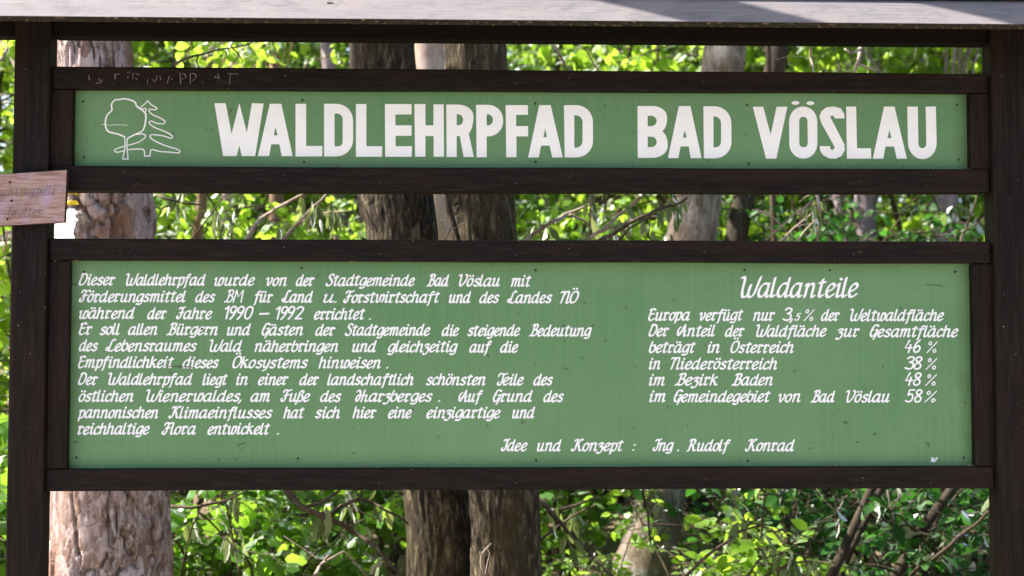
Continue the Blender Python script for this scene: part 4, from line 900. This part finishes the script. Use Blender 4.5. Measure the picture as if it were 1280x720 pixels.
# a tree beyond the left edge of the picture: its two raised boughs throw the slanting shade across the roof
def bough_tree():
    u = TOSUN-Vector((-.82, .46, .34))*.76; u = u/u.z
    b0 = Vector((-4.8, 4.6, ground_z(-4.8, 4.6))); fork = b0+Vector((.15, 0, 5.2)); V, F = [], []
    P, Q = resample([b0+Vector((0, 0, -.2)), b0+Vector((.1, 0, 2.5)), fork, fork+Vector((-.2, .1, 3)), fork+Vector((-.1, .2, 6.5))], [.24, .2, .17, .12, .05], .15); tube(P, Q, 18, V, F, lumpy)
    tops = [P[-1]]
    for px, dia in ((882, .20), (1300, .30)):
        p = roof_pt(px, 12)+TOSUN*3.0
        LP, LQ = resample([fork, fork.lerp(p-u*1.0, .6)+Vector((0, .5, 0)), p-u*1.0, p, p+u*1.2, p+u*2.6+Vector((-.6, 0, 0))], [.12, dia*.5, dia*.5, dia*.5, dia*.45, .03], .12); tube(LP, LQ, 14, V, F, lumpy); tops.append(LP[-1]+Vector((-.8, .3, .8)))
    t = thing('tree', b0, 'grey tree with two raised boughs beyond the left edge, shading the roof', 'tree')
    link('trunk', mesh_from('trunk', V, F, True), t, B_GREY)
    me, cl = tree_crown(33, P[-1]+Vector((-1, .5, .6)), 1.6, 1.2, 2200, .11); link('crown', me, t, L_MID)
bough_tree()

# ------------------------------------------------------------------ branches and twigs
def branch(label, paths, Y, r, m, wilt=0, seed=1, name='branch', cat='branch', dep=0.25, leafm=None, lk='droop', ll=.085):
    """a loose or hanging branch: photo polylines at depth Y, its wilted leaves hanging in bunches"""
    rr = random.Random(seed); V, F = [], []; P, D, Nn, L = [], [], [], []
    first = None
    for j, pth in enumerate(paths):
        yy = [Y+rr.uniform(-dep, dep)*(0 if k == 0 and j else 1) for k in range(len(pth))]
        pts = [S(x, y, Y+(q-Y)*.6) for (x, y), q in zip(pth, yy)]
        if first is None: first = pts[0]
        rad = [r*(1 if j == 0 else .62)*(1-.6*k/len(pts)) for k in range(len(pts))]
        Q, q = resample(pts, rad, .06)
        Q = [p+rv(rr, .003) for p in Q]; tube(Q, q, 7, V, F)
        for k in range(len(Q)//5):                        # short side twigs
            p = Q[rr.randrange(len(Q))]; d = rv(rr).normalized(); d.z = abs(d.z)*.6; a = [p]
            for s in range(3): d = (d+rv(rr, .25)).normalized(); a.append(a[-1]+d*rr.uniform(.03, .08))
            tube(a, [r*.3, r*.24, r*.18, r*.1], 5, V, F)
        for k in range(int(wilt*len(Q)/10)):
            p = Q[rr.randrange(len(Q))]+rv(rr, .02)
            for s in range(rr.randint(3, 7)):
                P.append(p+rv(rr, .02)); D.append(Vector((rr.gauss(0, .3), rr.gauss(0, .3), -1)) if lk == 'droop' else rv(rr, .7)+Vector((0, 0, .1))); Nn.append(Vector((rr.gauss(0, 1), rr.gauss(0, 1), .2 if lk == 'droop' else 1.2))); L.append(ll*rr.uniform(.6, 1.3))
    t = thing(name, first, label, cat)
    link('wood', mesh_from('wood', V, F, True), t, m)
    if P: link('foliage', leaves('foliage', P, D, Nn, L, lk), t, leafm or L_WILT)
    return t
branch('arched brown branch forking below the lower rail left of the grey trunks', [[(358, 612), (380, 634), (410, 648), (440, 664), (470, 685), (500, 718)], [(410, 648), (425, 634), (448, 625), (466, 627), (490, 642), (510, 654)], [(380, 634), (400, 628), (425, 614)]], 1.5, .013, B_TWIG, 2.2, 41)
branch('tangle of thin dry twigs beside the furrowed pine below the lower rail', [[(205, 632), (240, 634), (282, 625), (310, 614)], [(248, 640), (275, 664), (300, 690), (325, 706)], [(225, 720), (232, 690), (240, 660), (252, 630)], [(282, 625), (290, 670), (300, 720)]], 1.9, .007, B_TWIG, 2.0, 42)
branch('pale stick leaning in the leaves left of the grey trunk foot', [[(395, 720), (402, 706), (412, 694)], [(402, 706), (430, 690), (458, 722)]], 1.7, .008, B_DRY, .5, 43)
branch('smooth pale branch bent upward across the tan stem in the gap between panels', [[(300, 312), (318, 283), (335, 268), (352, 258), (372, 246), (392, 236)]], 2.3, .010, B_DRY, 2.5, 44)
branch('straight pale branch slanting up to the right in the gap left of the grey trunks', [[(345, 312), (368, 283), (390, 260), (412, 238)], [(368, 283), (400, 268), (440, 262)]], 2.1, .008, B_DRY, 4.5, 45)
branch('thin crossed twigs with curled leaves beside the pine in the gap between panels', [[(195, 242), (215, 250), (232, 254), (250, 258)], [(240, 300), (262, 270), (282, 240)], [(258, 240), (274, 268), (290, 300)], [(205, 262), (222, 250), (240, 238)]], 1.8, .0055, B_TWIG, 3, 46)
branch('black crooked stick leaning before the paired grey trunks', [[(556, 240), (562, 262), (570, 285), (577, 312)], [(563, 268), (571, 266), (575, 258)]], 1.0, .011, B_BROWN, 0, 47, dep=.05)
branch('pale hooked twig between the paired grey trunks', [[(551, 306), (558, 290), (565, 276), (560, 272), (549, 276)]], 0.95, .005, B_DRY, .6, 48, dep=.05)
branch('long smooth pale branch rising right from the lower panel beside the grey trunk', [[(650, 308), (668, 292), (690, 278), (715, 264), (742, 254)], [(712, 268), (730, 276), (748, 292)]], 1.9, .010, B_DRY, 3.5, 49)
branch('straight pale branch crossing the twigs in the middle of the gap between panels', [[(728, 306), (750, 288), (775, 270), (802, 244)], [(738, 240), (738, 270), (736, 304)], [(750, 288), (790, 276), (830, 270)]], 1.7, .008, B_DRY, 4, 50)
branch('arching brown branch hung with wilted leaves left of the leaning mottled trunk', [[(740, 304), (768, 290), (800, 272), (835, 258), (860, 250)], [(768, 308), (786, 284), (812, 270)], [(800, 272), (808, 290), (815, 306)]], 1.5, .009, B_TWIG, 3.5, 51, ll=.065)
branch('bundle of dry snapped twigs hanging right of the leaning mottled trunk', [[(1020, 236), (1024, 262), (1022, 284), (1020, 308)], [(958, 300), (985, 276), (1014, 252)], [(966, 308), (995, 284), (1020, 262)], [(990, 306), (1006, 290), (1022, 272)], [(945, 262), (968, 274), (985, 290)]], 1.6, .0075, B_DRY, 2, 52, ll=.06)
branch('thin dark twig forking before the thickest lilac trunk', [[(1200, 306), (1206, 288), (1216, 264), (1222, 238)], [(1206, 288), (1220, 280), (1236, 268)]], 2.4, .006, B_TWIG, 0.6, 53)
branch('white peeled twig slanting down in the top gap right of the grey trunks', [[(684, 50), (695, 64), (706, 78), (718, 94)], [(735, 66), (742, 78), (748, 92)]], 1.8, .006, B_DRY, 1, 54)
branch('left one of two bare twigs standing in the top gap right of the leaning trunk', [[(1011, 52), (1014, 70), (1018, 96)]], 1.6, .0055, B_DRY, .4, 55)
branch('right one of two bare twigs standing in the top gap, the thicker', [[(1078, 52), (1073, 72), (1066, 96)], [(1070, 80), (1085, 84), (1098, 90)], [(1076, 62), (1066, 68), (1056, 60)]], 1.6, .009, B_DRY, .4, 56)
branch('thin dark bough reaching left to right in the top gap near the pine', [[(190, 112), (212, 86), (240, 70), (275, 62), (312, 54)], [(290, 58), (298, 68), (304, 76)], [(247, 70), (248, 84)]], 1.9, .006, B_TWIG, 2.5, 57, leafm=L_FRESH, lk='oval', ll=.075)
branch('dark slanting bough in the leaves right of the grey trunk foot', [[(672, 622), (690, 642), (710, 664), (735, 690), (770, 724)], [(676, 676), (690, 664), (714, 646), (745, 630)], [(690, 642), (720, 632), (746, 622)]], 2.0, .011, B_TWIG, 2.5, 58)
branch('dark upright shoot before the flared foot of the leaning trunk', [[(803, 612), (808, 640), (812, 668), (818, 700)]], 1.9, .006, B_BROWN, .4, 59)
branch('long thin brown branch curving over the yellow-green bush with hanging grey leaves', [[(855, 722), (885, 696), (906, 678), (922, 666), (940, 656), (962, 656)], [(922, 666), (950, 655), (975, 672)], [(930, 722), (950, 700), (985, 690)]], 1.4, .0065, B_TWIG, 1.5, 60)
branch('loose pair of thin pale stems rising in the shade at the lower right', [[(1110, 612), (1114, 640), (1120, 668), (1123, 690)], [(1114, 640), (1122, 625), (1125, 612)], [(1045, 640), (1056, 622), (1068, 612)]], 2.6, .004, B_DRY, .4, 61)
branch('thin crossing brown twigs low down left of the leaning dark stems', [[(955, 722), (985, 706), (1020, 702), (1045, 703)], [(960, 665), (985, 664), (1005, 670), (1024, 678)], [(1005, 690), (1020, 665), (1034, 650)], [(965, 660), (980, 684), (1012, 685)]], 1.7, .0055, B_TWIG, 2.5, 62)
branch('brown branch curving up towards the right post in the shade', [[(1165, 700), (1188, 680), (1210, 664), (1226, 650), (1242, 636)]], 2.2, .010, B_TWIG, 2, 63)
branch('bare forked shoot standing before the right grey trunk', [[(604, 722), (603, 706), (602, 694), (608, 686), (614, 680)], [(602, 697), (600, 690)]], 0.9, .0042, B_DRY, 0, 64, dep=.02)
branch('pale bough crossing the leaves left of the left post', [[(-14, 86), (2, 72), (12, 58), (20, 44)], [(-10, 330), (4, 318), (10, 290)], [(-8, 124), (6, 118)]], 1.6, .008, B_DRY, 3, 65, leafm=L_FRESH, lk='oval', ll=.08)

# ------------------------------------------------------------------ shrubs and young trees
def copy_plant(src, label, loc, rz, s, group=None):
    c = src.copy(); COL.objects.link(c); c.location = loc; c.rotation_euler = (0, 0, rz); c.scale = (s, s, s); c['label'] = label
    if group: c['group'] = group
    for ch in src.children:
        d = ch.copy(); COL.objects.link(d); d.parent = c; d.matrix_parent_inverse = Matrix.Identity(4)
    return c
def proto(name, cat, meshes, leafm, barkm):
    t = thing(name, (0, 0, 0), 'x', cat)
    link('stem', meshes[0], t, barkm); link('foliage', meshes[1], t, leafm); return t
KIND = {
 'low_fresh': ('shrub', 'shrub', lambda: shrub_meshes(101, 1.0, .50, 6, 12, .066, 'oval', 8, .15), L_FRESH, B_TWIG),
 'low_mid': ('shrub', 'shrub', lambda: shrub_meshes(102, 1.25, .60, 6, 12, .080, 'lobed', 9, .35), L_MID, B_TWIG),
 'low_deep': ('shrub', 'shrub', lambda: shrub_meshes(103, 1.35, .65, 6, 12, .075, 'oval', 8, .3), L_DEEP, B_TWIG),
 'tall_fresh': ('shrub', 'shrub', lambda: shrub_meshes(104, 3.6, .95, 7, 20, .10, 'lobed', 11, .4, .12), L_FRESH, B_TWIG),
 'tall_mid': ('shrub', 'shrub', lambda: shrub_meshes(105, 3.8, 1.05, 7, 20, .10, 'lobed', 11, .35, .12), L_MID, B_TWIG),
 'tall_deep': ('shrub', 'shrub', lambda: shrub_meshes(106, 3.2, 1.05, 8, 26, .095, 'oval', 10, .35, .08), L_DEEP, B_TWIG),
 'high_fresh': ('young_tree', 'young tree', lambda: shrub_meshes(109, 6.6, 1.6, 5, 40, .14, 'lobed', 9, .4, .52), L_FRESH, B_TWIG),
 'young_fresh': ('young_tree', 'young tree', lambda: shrub_meshes(107, 7.0, 1.9, 5, 46, .135, 'lobed', 11, .4, .10), L_FRESH, B_TWIG),
 'young_mid': ('young_tree', 'young tree', lambda: shrub_meshes(108, 7.6, 2.0, 5, 46, .135, 'lobed', 11, .4, .10), L_MID, B_TWIG),
}
PROTO = {}
def plant(kind, px, Y, s, label, group=None, seed=0):
    p = S(px, 400, Y); loc = Vector((p.x, Y, ground_z(p.x, Y)-.02)); rz = (seed*2.399) % 6.283
    if kind not in PROTO:
        nm, cat, f, lm, bm_ = KIND[kind]; PROTO[kind] = proto(nm, cat, f(), lm, bm_)
        o = PROTO[kind]; o.location = loc; o.rotation_euler = (0, 0, rz); o.scale = (s, s, s); o['label'] = label
        if group: o['group'] = group
        return o
    return copy_plant(PROTO[kind], label, loc, rz, s, group)
LOOK = {'fresh': 'bright yellow-green', 'mid': 'mid green', 'deep': 'dark green'}
def where(px):
    for lim, txt in ((14, 'left of the left post'), (70, 'behind the left post'), (205, 'behind the furrowed pine'), (300, 'just right of the furrowed pine'), (400, 'midway between pine and paired grey trunks'), (500, 'close left of the paired grey trunks'),
                     (680, 'behind the paired grey trunks'), (780, 'close right of the paired grey trunks'), (930, 'around the leaning mottled trunk'), (1030, 'right of the leaning mottled trunk'), (1130, 'around the slim lilac trunks'), (1236, 'near the thickest lilac trunk')):
        if px < lim: return txt
    return 'behind the right post'
g1, g2, g3 = 'low shrubs close behind the board', 'tall shrubs of the undergrowth', 'young trees further back in the wood'
near = [('low_fresh', 892, 2.8, 1.08), ('low_fresh', 945, 2.6, .95), ('low_fresh', 805, 2.5, .66), ('low_fresh', 728, 3.0, .72), ('low_fresh', 1105, 1.7, .74), ('low_fresh', 1215, 1.6, .70), ('low_mid', 262, 2.9, .95), ('low_mid', 335, 2.6, .92), ('low_fresh', 290, 3.4, 1.15),
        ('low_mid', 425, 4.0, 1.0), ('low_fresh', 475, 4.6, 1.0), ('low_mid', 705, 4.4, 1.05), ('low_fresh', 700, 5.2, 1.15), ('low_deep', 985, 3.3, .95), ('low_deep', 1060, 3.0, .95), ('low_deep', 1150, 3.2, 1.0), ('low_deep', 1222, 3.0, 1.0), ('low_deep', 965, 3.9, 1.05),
        ('low_mid', 2, 2.4, 1.2), ('low_mid', 60, 4.0, 1.1), ('low_deep', 1010, 4.4, 1.2), ('low_deep', 1110, 4.4, 1.25), ('low_deep', 1200, 4.5, 1.2)]  # low_deep at the right: darker leaf colour also stands in for shade
mid = [('tall_fresh', 5, 4.4, 0.76), ('tall_fresh', 90, 5.2, 0.80), ('tall_fresh', 225, 5.0, 0.76), ('tall_mid', 300, 6.4, 0.80), ('tall_fresh', 375, 5.6, 0.74), ('tall_mid', 450, 6.6, 0.80), ('tall_fresh', 500, 8.2, 1.04), ('tall_fresh', 690, 5.4, 0.78), ('tall_mid', 760, 6.6, 0.84),
       ('tall_fresh', 830, 7.4, 0.95), ('tall_mid', 940, 6.0, 0.76), ('tall_deep', 1000, 6.2, 0.84), ('tall_deep', 1130, 7.2, 0.70), ('tall_deep', 1100, 5.6, 0.62), ('tall_deep', 1165, 6.4, 0.58), ('tall_fresh', 1215, 7.8, 1.00), ('tall_deep', 1275, 6.0, 0.72), ('tall_mid', 180, 8.0, 1.04), ('tall_fresh', 640, 8.6, 1.04), ('tall_fresh', 270, 8.8, 1.04)]
far = [('young_fresh', -30, 10, .95), ('young_mid', 90, 12, 1.0), ('young_fresh', 215, 11.0, .95), ('young_mid', 320, 12.5, 1.0), ('young_fresh', 420, 11.5, .95), ('young_mid', 530, 13, 1.0), ('young_fresh', 640, 11.5, 1.0), ('young_mid', 720, 12.5, 1.0), ('young_fresh', 800, 14, 1.05),
       ('young_mid', 885, 11.5, .95), ('young_fresh', 985, 12.5, 1.0), ('young_mid', 1060, 15.5, 1.1), ('young_mid', 1140, 14.5, 1.05), ('young_fresh', 1220, 13.5, 1.0), ('young_mid', 1320, 12, 1.0), ('high_fresh', 1088, 10.6, .95), ('high_fresh', 1185, 10.2, .92), ('high_fresh', 270, 8.6, .85), ('high_fresh', 380, 9.2, .9), ('high_fresh', 700, 8.8, .85)]
def numbered(lst, grp, size, word_):
    seen = {}
    for k, (kd, px, Y, s) in enumerate(lst):
        key = (kd, where(px)); seen.setdefault(key, []).append(k)
    for k, (kd, px, Y, s) in enumerate(lst):
        key = (kd, where(px)); m = sorted(seen[key], key=lambda j: lst[j][1]); extra = ''
        if len(m) == 2: extra = (', the left one', ', the right one')[m.index(k)]
        elif len(m) == 3: extra = (', the left of three', ', the middle of three', ', the right of three')[m.index(k)]
        plant(kd, px, Y, s, f"{size} {LOOK[kd.split('_')[1]]} {word_} {where(px)}{extra}", grp, seed=k+1)
numbered(near, g1, 'low', 'bush'); numbered(mid, g2, 'tall', 'shrub'); numbered(far, g3, 'far-off', 'young tree')

# ------------------------------------------------------------------ the wood beyond, one mass
def far_wood():
    rr = random.Random(77); P, D, Nn, L = [], [], [], []; V, F = [], []
    for k in range(95):
        y = rr.uniform(18, 36); x = rr.uniform(-15, 19); g = ground_z(x, y); h = rr.uniform(5.5, 11)
        for j in range(6):
            c = Vector((x+rr.gauss(0, 1.0), y+rr.gauss(0, 1.0), g+h*rr.uniform(.02, 1))); r = rr.uniform(.6, 1.3)
            for q in range(34):
                o = rv(rr, .5)*r; P.append(c+o); D.append(rv(rr, .6)+Vector((0, 0, -.3))); Nn.append(Vector((0, 0, 1))+rv(rr, .5)); L.append(.30*rr.uniform(.6, 1.2))
    o = link('far_wood', leaves('far_wood', P, D, Nn, L, 'lobed'), None, L_MID)
    tag(o, 'blurred bright green leaves of the wood far behind the trunks', 'wood', None, 'stuff')
far_wood()
# leafy ground cover under the shrubs
def cover():
    rr = random.Random(78); P, D, Nn, L = [], [], [], []
    for k in range(9000):
        y = 1.0+13*rr.random()**1.3; x = 1.0+rr.uniform(-.55, .55)*(y+4.5); c = noise.noise(Vector((x*.8, y*.8, 4)))
        if c < -.12: continue
        P.append(Vector((x, y, ground_z(x, y)+rr.uniform(.02, .28)))); D.append(rv(rr, .6)+Vector((0, 0, .1))); Nn.append(Vector((0, 0, 1))+rv(rr, .3)); L.append(rr.uniform(.05, .10))
    tag(link('ground_cover', leaves('ground_cover', P, D, Nn, L, 'oval'), None, L_MID), 'leafy green herbs covering the forest floor', 'ground cover', None, 'stuff')
cover()
bpy.context.view_layer.update()
